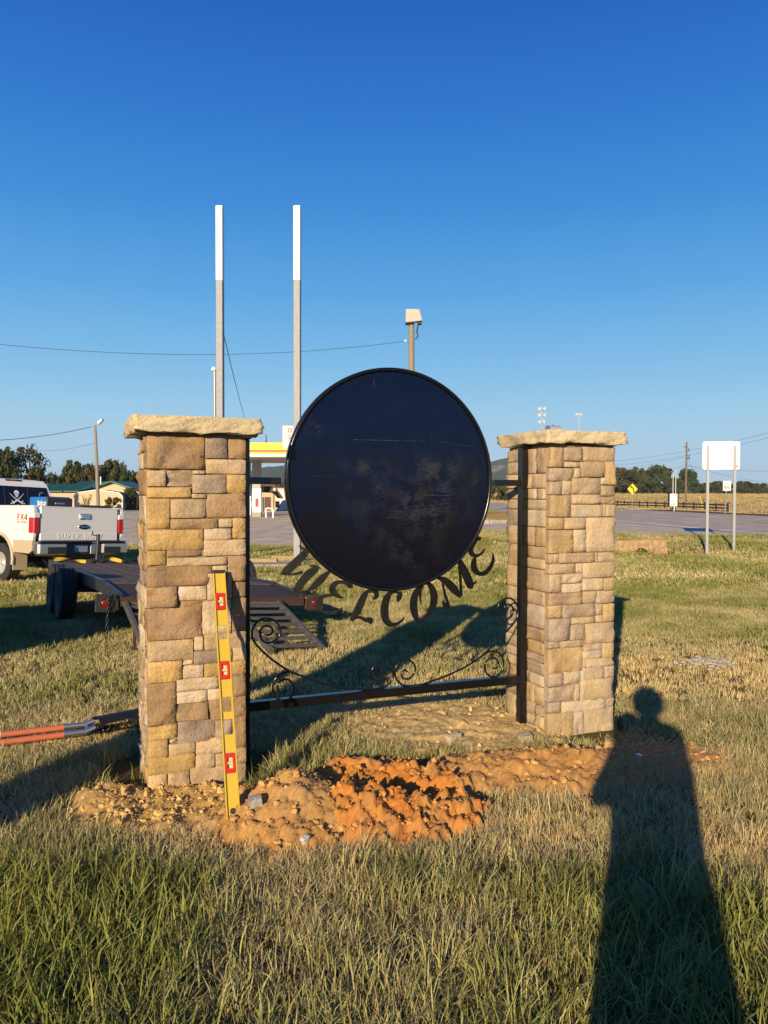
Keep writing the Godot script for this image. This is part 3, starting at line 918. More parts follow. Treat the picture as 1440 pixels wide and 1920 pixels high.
func stone_mesh(w: float, h: float, proud: float, c: Color, r: RandomNumberGenerator) -> ArrayMesh:
	# face in the xy plane looking along +z; its back lies at z = -0.045
	var n := FastNoiseLite.new()
	n.seed = r.randi() % 10000
	n.frequency = 6.0
	n.fractal_octaves = 3
	var nu := clampi(int(w / 0.035), 3, 8)
	var nv := clampi(int(h / 0.03), 3, 6)
	var st := mb()
	round_(st)
	var us := [0.0]
	var vs := [0.0]
	for i in nu + 1:
		us.append(lerpf(0.0045, w - 0.0045, float(i) / nu))
	us.append(w)
	for i in nv + 1:
		vs.append(lerpf(0.0042, h - 0.0042, float(i) / nv))
	vs.append(h)
	var P := []
	var chip := r.randf_range(0.5, 1.3) * (1.5 if c.r < 0.40 else 1.0)
	var tilt := Vector2(r.randfn(0, 0.004), r.randfn(0, 0.004))
	for j in vs.size():
		for i in us.size():
			var eu := i == 0 or i == us.size() - 1
			var ev := j == 0 or j == vs.size() - 1
			var z: float = proud + tilt.x * (us[i] / w - 0.5) + tilt.y * (vs[j] / h - 0.5) + chip * (0.013 * n.get_noise_2d(us[i], vs[j]) + 0.009 * (0.5 - absf(n.get_noise_2d(us[i] * 1.6 + 20, vs[j] * 2.2)) * 2.0) + 0.005 * n.get_noise_2d(us[i] * 3.0 + 9, vs[j] * 3.0))
			var x: float = us[i]
			var y: float = vs[j]
			if eu or ev:
				z -= 0.0042 + (0.003 if eu and ev else 0.0)
				x += 0.004 * n.get_noise_2d(y * 4 + 50, x)
				y += 0.004 * n.get_noise_2d(x * 4, y + 70)
				x = clampf(x, 0.0015, w - 0.0015)
				y = clampf(y, 0.0015, h - 0.0015)
				if eu and ev:
					x += 0.002 * (1 if i == 0 else -1)
					y += 0.002 * (1 if j == 0 else -1)
			P.append(Vector3(x, y, z))
	var nc := us.size()
	var paint := func(p: Vector3) -> void:
		var k := 1.0 + 0.34 * n.get_noise_2d(p.x * 0.6 + 30, p.y * 0.6)
		var warm := 0.12 * n.get_noise_2d(p.x * 0.8 + 90, p.y * 0.8)
		st.set_color(Color(c.r * k * (1 + warm * 0.4), c.g * k, c.b * k * (1 - warm * 1.5)))
		st.add_vertex(p)
	for j in vs.size() - 1:
		for i in nc - 1:
			var q := [P[j * nc + i], P[j * nc + i + 1], P[(j + 1) * nc + i + 1], P[(j + 1) * nc + i]]
			for k in [0, 2, 1, 0, 3, 2]:
				paint.call(q[k])
	flat(st)
	var rim := []
	for i in nc:
		rim.append(P[i])
	for j in range(1, vs.size()):
		rim.append(P[j * nc + nc - 1])
	for i in range(nc - 2, -1, -1):
		rim.append(P[(vs.size() - 1) * nc + i])
	for j in range(vs.size() - 2, 0, -1):
		rim.append(P[j * nc])
	for i in rim.size():
		var a: Vector3 = rim[i]
		var b: Vector3 = rim[(i + 1) % rim.size()]
		for p in [a, b, Vector3(b.x, b.y, -0.045), a, Vector3(b.x, b.y, -0.045), Vector3(a.x, a.y, -0.045)]:
			paint.call(p)
	st.generate_normals()
	return st.commit()

func lay(pillar: Node3D, x0: float, y0: float, x1: float, y1: float, kind: int, side: Basis, off: float, r: RandomNumberGenerator) -> void:
	var c: Color = PAL[kind].lerp(Color(0.5, 0.38, 0.24), calm) * Color(1.0, 1.03, 1.1)
	c = c * r.randf_range(0.9, 1.1)
	var o := put("stone", stone_mesh(x1 - x0 - 0.002, y1 - y0 - 0.002, r.randf_range(-0.005, 0.007), c, r), M.stone, pillar)
	o.transform = Transform3D(side, side * Vector3(x0 + 0.001, y0 + 0.001, off))

func courses(pillar: Node3D, x0: float, x1: float, y0: float, y1: float, side: Basis, off: float, r: RandomNumberGenerator) -> void:
	var y := y0
	while y < y1 - 0.01:
		var h := r.randf_range(0.065, 0.15)
		if y1 - y - h < 0.05:
			h = y1 - y
		var x := x0
		while x < x1 - 0.01:
			var w := r.randf_range(0.09, 0.27)
			if x1 - x - w < 0.07:
				w = x1 - x
			if h > 0.12 and r.randf() < 0.35:
				var k := h * r.randf_range(0.4, 0.6)
				lay(pillar, x, y, x + w, y + k, [0, 1, 3, 4, 2, 0][r.randi() % 6], side, off, r)
				lay(pillar, x, y + k, x + w, y + h, [0, 1, 3, 4, 2, 0][r.randi() % 6], side, off, r)
			else:
				lay(pillar, x, y, x + w, y + h, [0, 1, 3, 4, 2, 0][r.randi() % 6], side, off, r)
			x += w
		y += h

func cap_mesh(half: float, y0: float, y1: float, seed_: int, rough: float) -> ArrayMesh:
	var n := FastNoiseLite.new()
	n.seed = seed_
	n.frequency = 4.0
	n.fractal_octaves = 4
	var st := mb()
	round_(st)
	var N := 26
	var prof := [[0.0, 0.0], [0.99, 0.0], [0.996, 0.02], [1.0, 0.16], [1.0, 0.3], [1.0, 0.45], [1.0, 0.6], [1.0, 0.75], [1.0, 0.88], [0.998, 0.98], [0.992, 1.0], [0.0, 1.0]]
	var ring := []
	for s in 4:
		for i in N:
			var t := -1.0 + 2.0 * i / N
			var p := [Vector2(t, 1), Vector2(1, -t), Vector2(-t, -1), Vector2(-1, t)][s] as Vector2
			ring.append(p * half)
	var m := ring.size()
	var P := []
	for k in prof.size():
		var row := []
		for i in m:
			var q: Vector2 = ring[i] * prof[k][0]
			var y: float = lerpf(y0, y1, prof[k][1])
			var p := Vector3(q.x, y, q.y)
			if k > 0 and k < prof.size() - 1:
				var d := Vector3(q.x, 0, q.y).normalized()
				p += d * rough * (0.022 * n.get_noise_3d(p.x, p.y * 3, p.z) - 0.030 * absf(n.get_noise_3d(p.x * 2.4 + 5, p.y * 5, p.z * 2.4)) + 0.006 * n.get_noise_3d(p.x * 7, p.y * 7, p.z * 7))
				if k < 3:
					p.y += rough * 0.016 * n.get_noise_3d(p.x * 2 + 20, 3, p.z * 2)
				if k > prof.size() - 4:
					p.y += rough * 0.006 * n.get_noise_3d(p.x * 2, 9, p.z * 2)
			row.append(p)
		P.append(row)
	var c := Color(0.58, 0.485, 0.31)
	for k in prof.size() - 1:
		for i in m:
			var i2 := (i + 1) % m
			for p in [P[k][i], P[k][i2], P[k + 1][i2], P[k][i], P[k + 1][i2], P[k + 1][i]]:
				st.set_color(c * (1.0 + 0.18 * n.get_noise_3d(p.x * 0.7, p.y, p.z * 0.7 + 30)))
				st.add_vertex(p)
	st.generate_normals()
	return st.commit()

func pillar(label: String, centre: Vector3, front: Array, half_cap: float, cap_y: float, seed_: int, calm_: float) -> void:
	calm = calm_
	var r := RandomNumberGenerator.new()
	r.seed = seed_
	var p := thing("stone_pillar", label, "pillar", centre, PHI, "stone pillars that carry the welcome sign")
	var core := mb()
	box(core, Vector3(0, 0.83, 0), Vector3(0.474, 1.96, 0.474))
	obj("core", core, M.mortar, p)
	var off := 0.25
	for i in range(0, front.size(), 5):
		var x0: float = front[i] / 1000.0
		var y0: float = front[i + 1] / 1000.0
		if y0 < 0.06:
			y0 = -0.1
		lay(p, x0, y0, front[i + 2] / 1000.0, front[i + 3] / 1000.0, front[i + 4], Basis.IDENTITY, off, r)
	courses(p, -0.25, 0.205, -0.1, 1.79, Basis(Vector3.UP, -PI / 2), off, r)
	courses(p, -0.205, 0.25, -0.1, 1.79, Basis(Vector3.UP, PI / 2), off, r)
	courses(p, -0.206, 0.206, -0.1, 1.79, Basis(Vector3.UP, PI), off, r)
	put("cap", cap_mesh(half_cap, cap_y, cap_y + 0.079, seed_, 1.0), M.stone, p)

# ------------------------------------------------------------------ the iron sign
func stroke(st: SurfaceTool, p: Array, z: float, thick: float) -> void:   # p: x, y, width triples in mm
	var ctl := []
	for i in range(0, p.size(), 3):
		ctl.append(Vector3(p[i], p[i + 1], p[i + 2]) / 1000.0)
	var c := spline(ctl, 5)
	var L := []
	var R := []
	for i in c.size():
		var d: Vector3 = c[mini(i + 1, c.size() - 1)] - c[maxi(i - 1, 0)]
		var n := Vector3(-d.y, d.x, 0).normalized() * maxf(0.002, c[i].z * 0.60)
		L.append(Vector3(c[i].x, c[i].y, 0) + n)
		R.append(Vector3(c[i].x, c[i].y, 0) - n)
	var a := Vector3(0, 0, z + thick)
	var b := Vector3(0, 0, z)
	flat(st)
	for i in c.size() - 1:
		quad(st, L[i] + a, R[i] + a, R[i + 1] + a, L[i + 1] + a)
		quad(st, L[i] + b, L[i + 1] + b, R[i + 1] + b, R[i] + b)
		quad(st, L[i] + a, L[i + 1] + a, L[i + 1] + b, L[i] + b)
		quad(st, R[i] + a, R[i] + b, R[i + 1] + b, R[i + 1] + a)
	for e in [0, c.size() - 1]:
		quad(st, L[e] + a, R[e] + a, R[e] + b, L[e] + b)

func sign_frame() -> void:
	var half := 1.1877
	var mid := Vector3(-1.047 + half * cos(PHI), 0, -(4.1837 + half * sin(PHI)))
	var s := thing("welcome_sign", "black iron welcome sign with a blank round panel, held between the two stone pillars", "sign", mid, PHI)
	var post := 0.906
	for k in [-1, 1]:
		var st := mb()
		box(st, Vector3(k * post + (0.012 if k < 0 else 0.0), 0.85, 0), Vector3(0.051, 1.9, 0.051), 0.004)
		obj("post", st, M.black_paint, s)
		st = mb()
		box(st, Vector3(k * post + (0.012 if k < 0 else 0.0), 1.808, 0), Vector3(0.066, 0.014, 0.066), 0.004)
		obj("post_cap", st, M.black_paint, s)
		st = mb()
		box(st, Vector3(k * (post + 0.664) / 2, 1.572, 0), Vector3(post - 0.664 - 0.05, 0.038, 0.038), 0.003)
		obj("arm", st, M.black_paint, s)
	var st := mb()
	box(st, Vector3(0, 0.310, 0), Vector3(2 * post - 0.053, 0.051, 0.051), 0.004)
	obj("lower_bar", st, M.black_paint, s)
	var cy := 1.584
	var Z := Basis(Vector3.RIGHT, PI / 2)
	st = mb()
	var rim := [[0.640, -0.025], [0.660, -0.025], [0.666, -0.021], [0.666, 0.021], [0.660, 0.026], [0.652, 0.026], [0.646, 0.022], [0.643, 0.012], [0.640, 0.0], [0.640, -0.025]]
	lathe(st, rim, 120, Vector3(0, cy, 0), Z)
	obj("rim", st, M.black_paint, s)
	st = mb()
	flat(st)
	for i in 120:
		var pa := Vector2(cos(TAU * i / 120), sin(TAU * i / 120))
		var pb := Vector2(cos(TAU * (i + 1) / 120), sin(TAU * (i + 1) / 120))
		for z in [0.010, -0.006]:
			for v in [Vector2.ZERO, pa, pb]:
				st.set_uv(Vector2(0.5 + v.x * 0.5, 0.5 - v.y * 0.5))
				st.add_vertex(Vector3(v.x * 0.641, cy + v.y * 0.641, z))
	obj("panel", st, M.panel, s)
	var keys: Array = LETTERS.keys()
	for i in keys.size():
		st = mb()
		var z := -0.004
		for p in LETTERS[keys[i]]:
			stroke(st, p, z, 0.008)
			z += 0.0006
		var o := obj("letter", st, M.hammered, s)
		o.set_meta("label", "hammered black iron letter %s of the word WELCOME" % String(keys[i]).substr(0, 1))
	for sc in SCROLLS:
		var p := []
		for i in range(0, sc.size(), 2):
			p.append(Vector3(sc[i] / 1000.0, sc[i + 1] / 1000.0, 0))
		st = mb()
		tube(st, spline(p, 4), 0.0062, 0.0062, 8)
		obj("scroll", st, M.black_paint, s)

func level() -> void:
	var c := Vector3(-1.047, 0, -4.1837)
	var B := Basis(Vector3.UP, PHI)
	var bot := c + B * Vector3(0.067, 0.012, 0.835)
	var top := c + B * Vector3(0.099, 1.105, 0.292)
	var y := (top - bot).normalized()
	var z := (B * Vector3(-0.05, 0, 1)).normalized()     # the web looks at the camera
	z = (z - y * z.dot(y)).normalized()
	var x := y.cross(z)
	var t := thing("spirit_level", "long yellow spirit level with three red vials leaning on the left pillar", "spirit level", bot)
	t.basis = Basis(x, y, z)
	var len_ := bot.distance_to(top)
	var w := 0.062
	for k in [-1, 1]:
		var st := mb()
		box(st, Vector3(k * (w / 2 - 0.003), len_ / 2, 0), Vector3(0.006, len_ - 0.03, 0.026), 0.0015)
		box(st, Vector3(k * (w / 2 - 0.0075), len_ / 2, 0.0), Vector3(0.003, len_ - 0.032, 0.012), 0.001)
		obj("flange", st, M.yellow_metal, t)
	# the web, cut by the vials and by two hand holes
	var st := mb()
	var holes := [0.27, 0.705, 1.055]
	var cuts := [[0.015, 0.225], [0.315, 0.40], [0.47, 0.505], [0.575, 0.66], [0.75, 0.86], [0.93, 1.01], [1.10, len_ - 0.015]]
	for q in cuts:
		st = mb()
		box(st, Vector3(0, (q[0] + q[1]) / 2, 0), Vector3(w - 0.014, q[1] - q[0], 0.006), 0.001)
		obj("web", st, M.yellow_metal, t)
	for h in holes:
		st = mb()
		for k in [-1, 1]:
			box(st, Vector3(k * 0.0175, h, 0), Vector3(0.011, 0.088, 0.022), 0.003)
			box(st, Vector3(0, h + k * 0.034, 0), Vector3(0.026, 0.019, 0.022), 0.003)
		var v := obj("vial_housing", st, M.red_plastic, t)
		st = mb()
		tube(st, [Vector3(-0.012, h, 0.003), Vector3(0.012, h, 0.003)], 0.007, 0.007, 8)
		box(st, Vector3(0, h, -0.004), Vector3(0.024, 0.049, 0.004), 0.0)
		obj("vial", st, M.vial, v)
	for yy in [0.007, len_ - 0.007]:
		st = mb()
		box(st, Vector3(0, yy, 0), Vector3(w + 0.002, 0.016, 0.028), 0.003)
		obj("end_cap", st, M.dark_plastic, t)
	st = mb()
	lathe(st, [[0.0, 0.0], [0.014, 0.0], [0.014, 0.001], [0.0, 0.001]], 16, Vector3(0, 0.06, 0.0035), Basis(Vector3.RIGHT, PI / 2), false)
	obj("hang_hole", st, M.dark_plastic, t)

func small_things() -> void:
	# the shiny case on the right cap
	var p := at(1037, 807, 5.05)
	var t := thing("metal_case", "small shiny silver case lying on top of the right pillar", "case", Vector3(p.x, 1.898, p.z), PHI)
	var st := mb()
	tube(st, [Vector3(-0.042, 0.024, 0), Vector3(-0.036, 0.024, 0), Vector3(0.036, 0.024, 0), Vector3(0.042, 0.024, 0)], 0.024, 0.024, 14)
	obj("case", st, M.alloy, t)
	st = mb()
	for k in [-1, 1]:
		tube(st, [Vector3(k * 0.045, 0.024, 0), Vector3(k * 0.041, 0.024, 0)], 0.0265, 0.0265, 14)
	obj("end_band", st, M.steel, t)
	st = mb()
	box(st, Vector3(0, 0.05, 0), Vector3(0.03, 0.006, 0.012), 0.002)
	obj("belt_clip", st, M.steel, t)
	# post hole digger in the grass
	var d := thing("post_hole_digger", "post hole digger with two orange handles lying in the grass left of the left pillar", "digging tool", V(-1.9, 0, 4.66))
	var g := func(x: float, f: float, up: float) -> Vector3:
		return V(x, G(x, f) + up, f) - d.position
	var ends := [[[-2.75, 4.42], [-1.96, 4.76]], [[-2.72, 4.24], [-1.90, 4.615]]]
	for e in ends:
		st = mb()
		tube(st, [g.call(e[0][0], e[0][1], 0.05), g.call(e[1][0], e[1][1], 0.055)], 0.019, 0.019, 12)
		var hdl := obj("handle", st, M.orange, d)
		st = mb()
		var a: Vector3 = g.call(e[0][0], e[0][1], 0.05)
		var b: Vector3 = g.call(e[1][0], e[1][1], 0.055)
		tube(st, [a.lerp(b, 0.53), a.lerp(b, 0.57)], 0.0196, 0.0196, 12)
		obj("sticker", st, M.decal_white, hdl)
		st = mb()
		tube(st, [b - (b - a).normalized() * 0.02, b + (b - a).normalized() * 0.1, b + (b - a).normalized() * 0.16 + Vector3(0, 0.02, 0)], 0.021, 0.015, 10)
		obj("socket", st, M.steel, d)
	for k in 2:
		st = mb()
		round_(st)
		var o: Vector3 = g.call(-1.80, 4.80 - 0.12 * k, 0.06)
		var tip: Vector3 = g.call(-1.52, 5.12 - 0.14 * k, 0.07 if k == 0 else 0.02)
		var dir := (tip - o).normalized()
		var sd := Vector3.UP.cross(dir).normalized()
		var prev := []
		for i in 5:
			var row := []
			for j in 7:
				var a := lerpf(-1.1, 1.1, j / 6.0)
				var r := 0.075 * (1.0 - 0.25 * i / 4.0)
				row.append(o + dir * (0.4 * i / 4.0) + sd * sin(a) * r + Vector3.UP * (cos(a) * r - 0.03) * (1 if k == 0 else -0.5))
			if i > 0:
				for j in 6:
					quad(st, prev[j], prev[j + 1], row[j + 1], row[j])
			prev = row
		obj("blade", st, M.blade_steel, d)
	st = mb()
	tube(st, [g.call(-1.84, 4.77, 0.06), g.call(-1.80, 4.66, 0.05)], 0.012, 0.012, 8)
	obj("hinge_bolt", st, M.steel, d)
	# scraps of pale rubble in the lawn on the right
	st = mb()
	for i in 70:
		var x := 2.85 + rng.randfn(0, 0.13)
		var f := 6.75 + rng.randfn(0, 0.10)
		box(st, V(x, G(x, f) + 0.02, f), Vector3(rng.randf_range(0.015, 0.05), 0.02, rng.randf_range(0.015, 0.04)), 0.004, Basis(Vector3.UP, rng.randf() * 3))
	var rb := obj("gravel", st, M.concrete)
	rb.set_meta("kind", "stuff")
	rb.set_meta("label", "small patch of pale gravel in the lawn on the right")
	# a scrap of paper in the photographer's shadow
	st = mb()
	box(st, V(1.42, G(1.42, 4.3) + 0.035, 4.3), Vector3(0.06, 0.003, 0.035), 0.001, Basis(Vector3(0.2, 1, 0.1).normalized(), 0.4))
	tag(obj("litter", st, M.white_paint), "torn white scrap of litter on the bare soil right of the right pillar", "litter")

# ------------------------------------------------------------------ people
# one skin over a set of tapered bones: smooth union of capsules, meshed as surface nets
func body(bones: Array, cell: float) -> SurfaceTool:
	var lo := Vector3.INF
	var hi := -Vector3.INF
	for b in bones:
		var r := maxf(b[2], b[3]) + 0.03
		for p in [b[0], b[1]]:
			lo = lo.min(p - Vector3.ONE * r)
			hi = hi.max(p + Vector3.ONE * r)
	var n := Vector3i(((hi - lo) / cell).ceil()) + Vector3i.ONE * 2
	var F := PackedFloat32Array()
	F.resize(n.x * n.y * n.z)
	F.fill(1.0)
	var K := 0.035
	for b in bones:
		var a: Vector3 = b[0]
		var ab: Vector3 = b[1] - b[0]
		var l2 := maxf(ab.length_squared(), 1e-9)
		var r := maxf(b[2], b[3]) + 0.08
		var bl := ((Vector3(a).min(b[1]) - Vector3.ONE * r - lo) / cell).floor()
		var bh := ((Vector3(a).max(b[1]) + Vector3.ONE * r - lo) / cell).ceil()
		for k in range(maxi(0, int(bl.z)), mini(n.z, int(bh.z))):
			for j in range(maxi(0, int(bl.y)), mini(n.y, int(bh.y))):
				for i in range(maxi(0, int(bl.x)), mini(n.x, int(bh.x))):
					var p := lo + Vector3(i, j, k) * cell
					var t := clampf((p - a).dot(ab) / l2, 0, 1)
					var d := p.distance_to(a + ab * t) - lerpf(b[2], b[3], t)
					var at_ := i + n.x * (j + n.y * k)
					var e := F[at_]
					var h := maxf(K - absf(d - e), 0.0) / K
					F[at_] = minf(d, e) - h * h * K * 0.25
	var id := {}
	var verts := []
	var st := mb()
	round_(st)
	for k in n.z - 1:
		for j in n.y - 1:
			for i in n.x - 1:
				var s := Vector3.ZERO
				var c := 0
				var base := i + n.x * (j + n.y * k)
				var v := [F[base], F[base + 1], F[base + n.x], F[base + n.x + 1], F[base + n.x * n.y], F[base + n.x * n.y + 1], F[base + n.x * n.y + n.x], F[base + n.x * n.y + n.x + 1]]
				var neg := 0
				for q in 8:
					if v[q] < 0:
						neg += 1
				if neg == 0 or neg == 8:
					continue
				for e in [[0, 1], [2, 3], [4, 5], [6, 7], [0, 2], [1, 3], [4, 6], [5, 7], [0, 4], [1, 5], [2, 6], [3, 7]]:
					var va: float = v[e[0]]
					var vb: float = v[e[1]]
					if (va < 0) != (vb < 0):
						var t := va / (va - vb)
						var pa := Vector3(e[0] & 1, (e[0] >> 1) & 1, e[0] >> 2)
						var pb := Vector3(e[1] & 1, (e[1] >> 1) & 1, e[1] >> 2)
						s += pa.lerp(pb, t)
						c += 1
				id[base] = verts.size()
				verts.append(lo + (Vector3(i, j, k) + s / c) * cell)
	var step := [1, n.x, n.x * n.y]
	for base in id:
		for ax in 3:
			var u: int = step[(ax + 1) % 3]
			var w: int = step[(ax + 2) % 3]
			var o: int = base + step[ax]
			if o >= F.size() or (F[base] < 0) == (F[o] < 0):
				continue
			if id.has(base - u) and id.has(base - w) and id.has(base - u - w):
				var q := [verts[id[base]], verts[id[base - u]], verts[id[base - u - w]], verts[id[base - w]]]
				if F[base] < 0:
					quad(st, q[0], q[3], q[2], q[1])
				else:
					quad(st, q[0], q[1], q[2], q[3])
	return st

func hand(bones: Array, wrist: Vector3, dir: Vector3, palm_n: Vector3, curl: float) -> void:   # palm, four fingers, a thumb
	var side := dir.cross(palm_n).normalized()
	for i in 4:
		var root := wrist + dir * 0.085 + side * (i - 1.5) * 0.02
		bones.append([wrist, root, 0.02, 0.012, 0])
		var l: float = [0.065, 0.075, 0.07, 0.055][i]
		var d1 := (dir + palm_n * curl * 0.5).normalized()
		var d2 := (dir + palm_n * curl * 1.6).normalized()
		bones.append([root, root + d1 * l * 0.55, 0.0095, 0.009, 0])
		bones.append([root + d1 * l * 0.55, root + d1 * l * 0.55 + d2 * l * 0.6, 0.009, 0.0075, 0])
	var th := wrist + dir * 0.03 - side * 0.028
	bones.append([th, th + dir * 0.035 - side * 0.02 + palm_n * 0.012, 0.013, 0.010, 0])
	bones.append([th + dir * 0.035 - side * 0.02 + palm_n * 0.012, th + dir * 0.065 - side * 0.014 + palm_n * 0.026, 0.010, 0.008, 0])

func person(label: String, where: Vector3, turn: float, tall: float, arms_up: bool) -> Node3D:
	# stands looking along -z
	var o := thing("person", label, "person", where, turn)
	var k := tall / 1.80
	var skel := func(x: float, y: float, z: float) -> Vector3:
		return Vector3(x, y, z) * k
	var bones := []
	for s in [-1, 1]:
		bones.append([skel.call(s * 0.18, 0.07, 0.02), skel.call(s * 0.20, 0.045, -0.17), 0.05, 0.04])
		bones.append([skel.call(s * 0.18, 0.08, 0.02), skel.call(s * 0.155, 0.50, 0.0), 0.095, 0.10])
		bones.append([skel.call(s * 0.155, 0.50, 0.0), skel.call(s * 0.10, 0.92, 0.0), 0.10, 0.12])
		bones.append([skel.call(s * 0.08, 0.95, 0.0), skel.call(s * 0.10, 1.30, 0.0), 0.13, 0.14])
		bones.append([skel.call(s * 0.09, 1.30, 0.0), skel.call(s * 0.13, 1.45, 0.0), 0.12, 0.085])
		bones.append([skel.call(0, 1.52, 0.0), skel.call(s * 0.14, 1.46, 0.0), 0.07, 0.07])
		var elbow: Vector3 = (skel.call(-0.27, 1.17, -0.06) if s < 0 else skel.call(0.17, 1.15, -0.07)) if arms_up else skel.call(s * 0.26, 1.12, 0.04)
		var wrist: Vector3 = skel.call(-0.09 + s * 0.055, 1.40, -0.17) if arms_up else skel.call(s * 0.27, 0.88, -0.06)
		bones.append([skel.call(s * 0.155, 1.44, 0.0), elbow, 0.065, 0.048])
		bones.append([elbow, wrist, 0.047, 0.031])
	bones.append([skel.call(0, 0.45, 0.0), skel.call(0, 0.95, 0.0), 0.11, 0.12])
	bones.append([skel.call(0, 1.46, 0.0), skel.call(0, 1.60, -0.005), 0.075, 0.068])
	obj("body", body(bones, 0.022), M.shirt, o).scale.x = 0.86
	var hb := []
	hb.append([skel.call(0, 1.655, 0.01), skel.call(0, 1.70, -0.005), 0.092, 0.102])
	hb.append([skel.call(0, 1.60, -0.045), skel.call(0, 1.66, -0.03), 0.05, 0.07])
	hb.append([skel.call(0, 1.665, -0.10), skel.call(0, 1.635, -0.118), 0.010, 0.015])
	hb.append([skel.call(0, 1.60, -0.095), skel.call(0, 1.598, -0.096), 0.02, 0.02])
	for s in [-1, 1]:
		hb.append([skel.call(s * 0.084, 1.68, 0.01), skel.call(s * 0.088, 1.64, 0.01), 0.014, 0.010])
		hb.append([skel.call(s * 0.032, 1.668, -0.088), skel.call(s * 0.034, 1.668, -0.088), 0.011, 0.011])
	obj("head", body(hb, 0.009), M.skin, o)
	for s in [-1, 1]:
		var h := []
		if arms_up:
			hand(h, skel.call(-0.09 + s * 0.055, 1.40, -0.17), Vector3(-s * 0.1, 0.9, -0.15).normalized(), Vector3(-s * 0.8, 0, -0.5).normalized(), 0.7)
		else:
			hand(h, skel.call(s * 0.27, 0.88, -0.06), Vector3(0, -1, -0.15).normalized(), Vector3(-s, 0, 0), 0.4)
		obj("hand", body(h, 0.006), M.skin, o)
	var st := mb()
	lathe(st, [[0.0, 0.125], [0.05, 0.118], [0.095, 0.08], [0.113, 0.02], [0.115, 0.0], [0.105, -0.004], [0.0, 0.0]], 20, skel.call(0, 1.70, 0.0))
	box(st, skel.call(0, 1.705, -0.13), Vector3(0.15, 0.008, 0.11), 0.003, Basis(Vector3.RIGHT, -0.15))
	obj("cap", st, M.hat_cloth, o)
	return o

func people() -> void:
	person("photographer whose long shadow with raised arms falls across the grass on the right", V(0.02, G(0.1, -0.26), -0.26), -0.15, 1.92, true)
	var st := mb()
	box(st, Vector3(-0.02, H + 0.01, 0.035), Vector3(0.078, 0.158, 0.009), 0.004, Basis(Vector3.RIGHT, -0.03))
	tag(obj("phone", st, M.dark_plastic), "black phone held upright by the photographer", "phone")
	person("added unseen figure whose narrow shadow crosses the grass left of the left pillar", V(-2.75, G(-2.75, 0.7), 0.7), 0.3, 1.80, false)  # figure out of view, added to cast the narrow shadow band

# ------------------------------------------------------------------ trailer
func tyre(r: float, w: float, rim_r: float, grooves := 3) -> SurfaceTool:    # axle along x
	var st := mb()
	var p := [[rim_r, -w * 0.42], [rim_r + 0.02, -w * 0.47], [r * 0.86, -w * 0.5], [r * 0.95, -w * 0.47], [r * 0.985, -w * 0.42]]
	for i in grooves:
		var y := w * 0.84 * ((i + 0.5) / grooves - 0.5)
		var g := w * 0.035
		p.append([r, y - g * 3.5])
		p.append([r, y - g])
		p.append([r - 0.012, y - g])
		p.append([r - 0.012, y + g])
		p.append([r, y + g])
		p.append([r, y + g * 3.5])
	for q in [[r * 0.985, w * 0.42], [r * 0.95, w * 0.47], [r * 0.86, w * 0.5], [rim_r + 0.02, w * 0.47], [rim_r, w * 0.42]]:
		p.append(q)
	lathe(st, p, 44, Vector3.ZERO, Basis(Vector3.BACK, PI / 2), false)
	return st

func wheel(parent: Node3D, where: Vector3, r: float, w: float, rim_r: float, outward: float, metal: Material) -> void:
	var t := obj("tyre", tyre(r, w, rim_r), M.rubber, parent, where)
	var st := mb()
	var B := Basis(Vector3.BACK, -PI / 2 * outward)
	lathe(st, [[0.0, w * 0.30], [0.05, w * 0.30], [0.055, w * 0.2], [rim_r * 0.45, w * 0.18], [rim_r * 0.55, w * 0.26], [rim_r * 0.8, w * 0.22], [rim_r * 0.88, w * 0.38], [rim_r, w * 0.44], [rim_r, -w * 0.44], [0.0, -w * 0.3]], 32, Vector3.ZERO, B)
	obj("rim", st, metal, t)

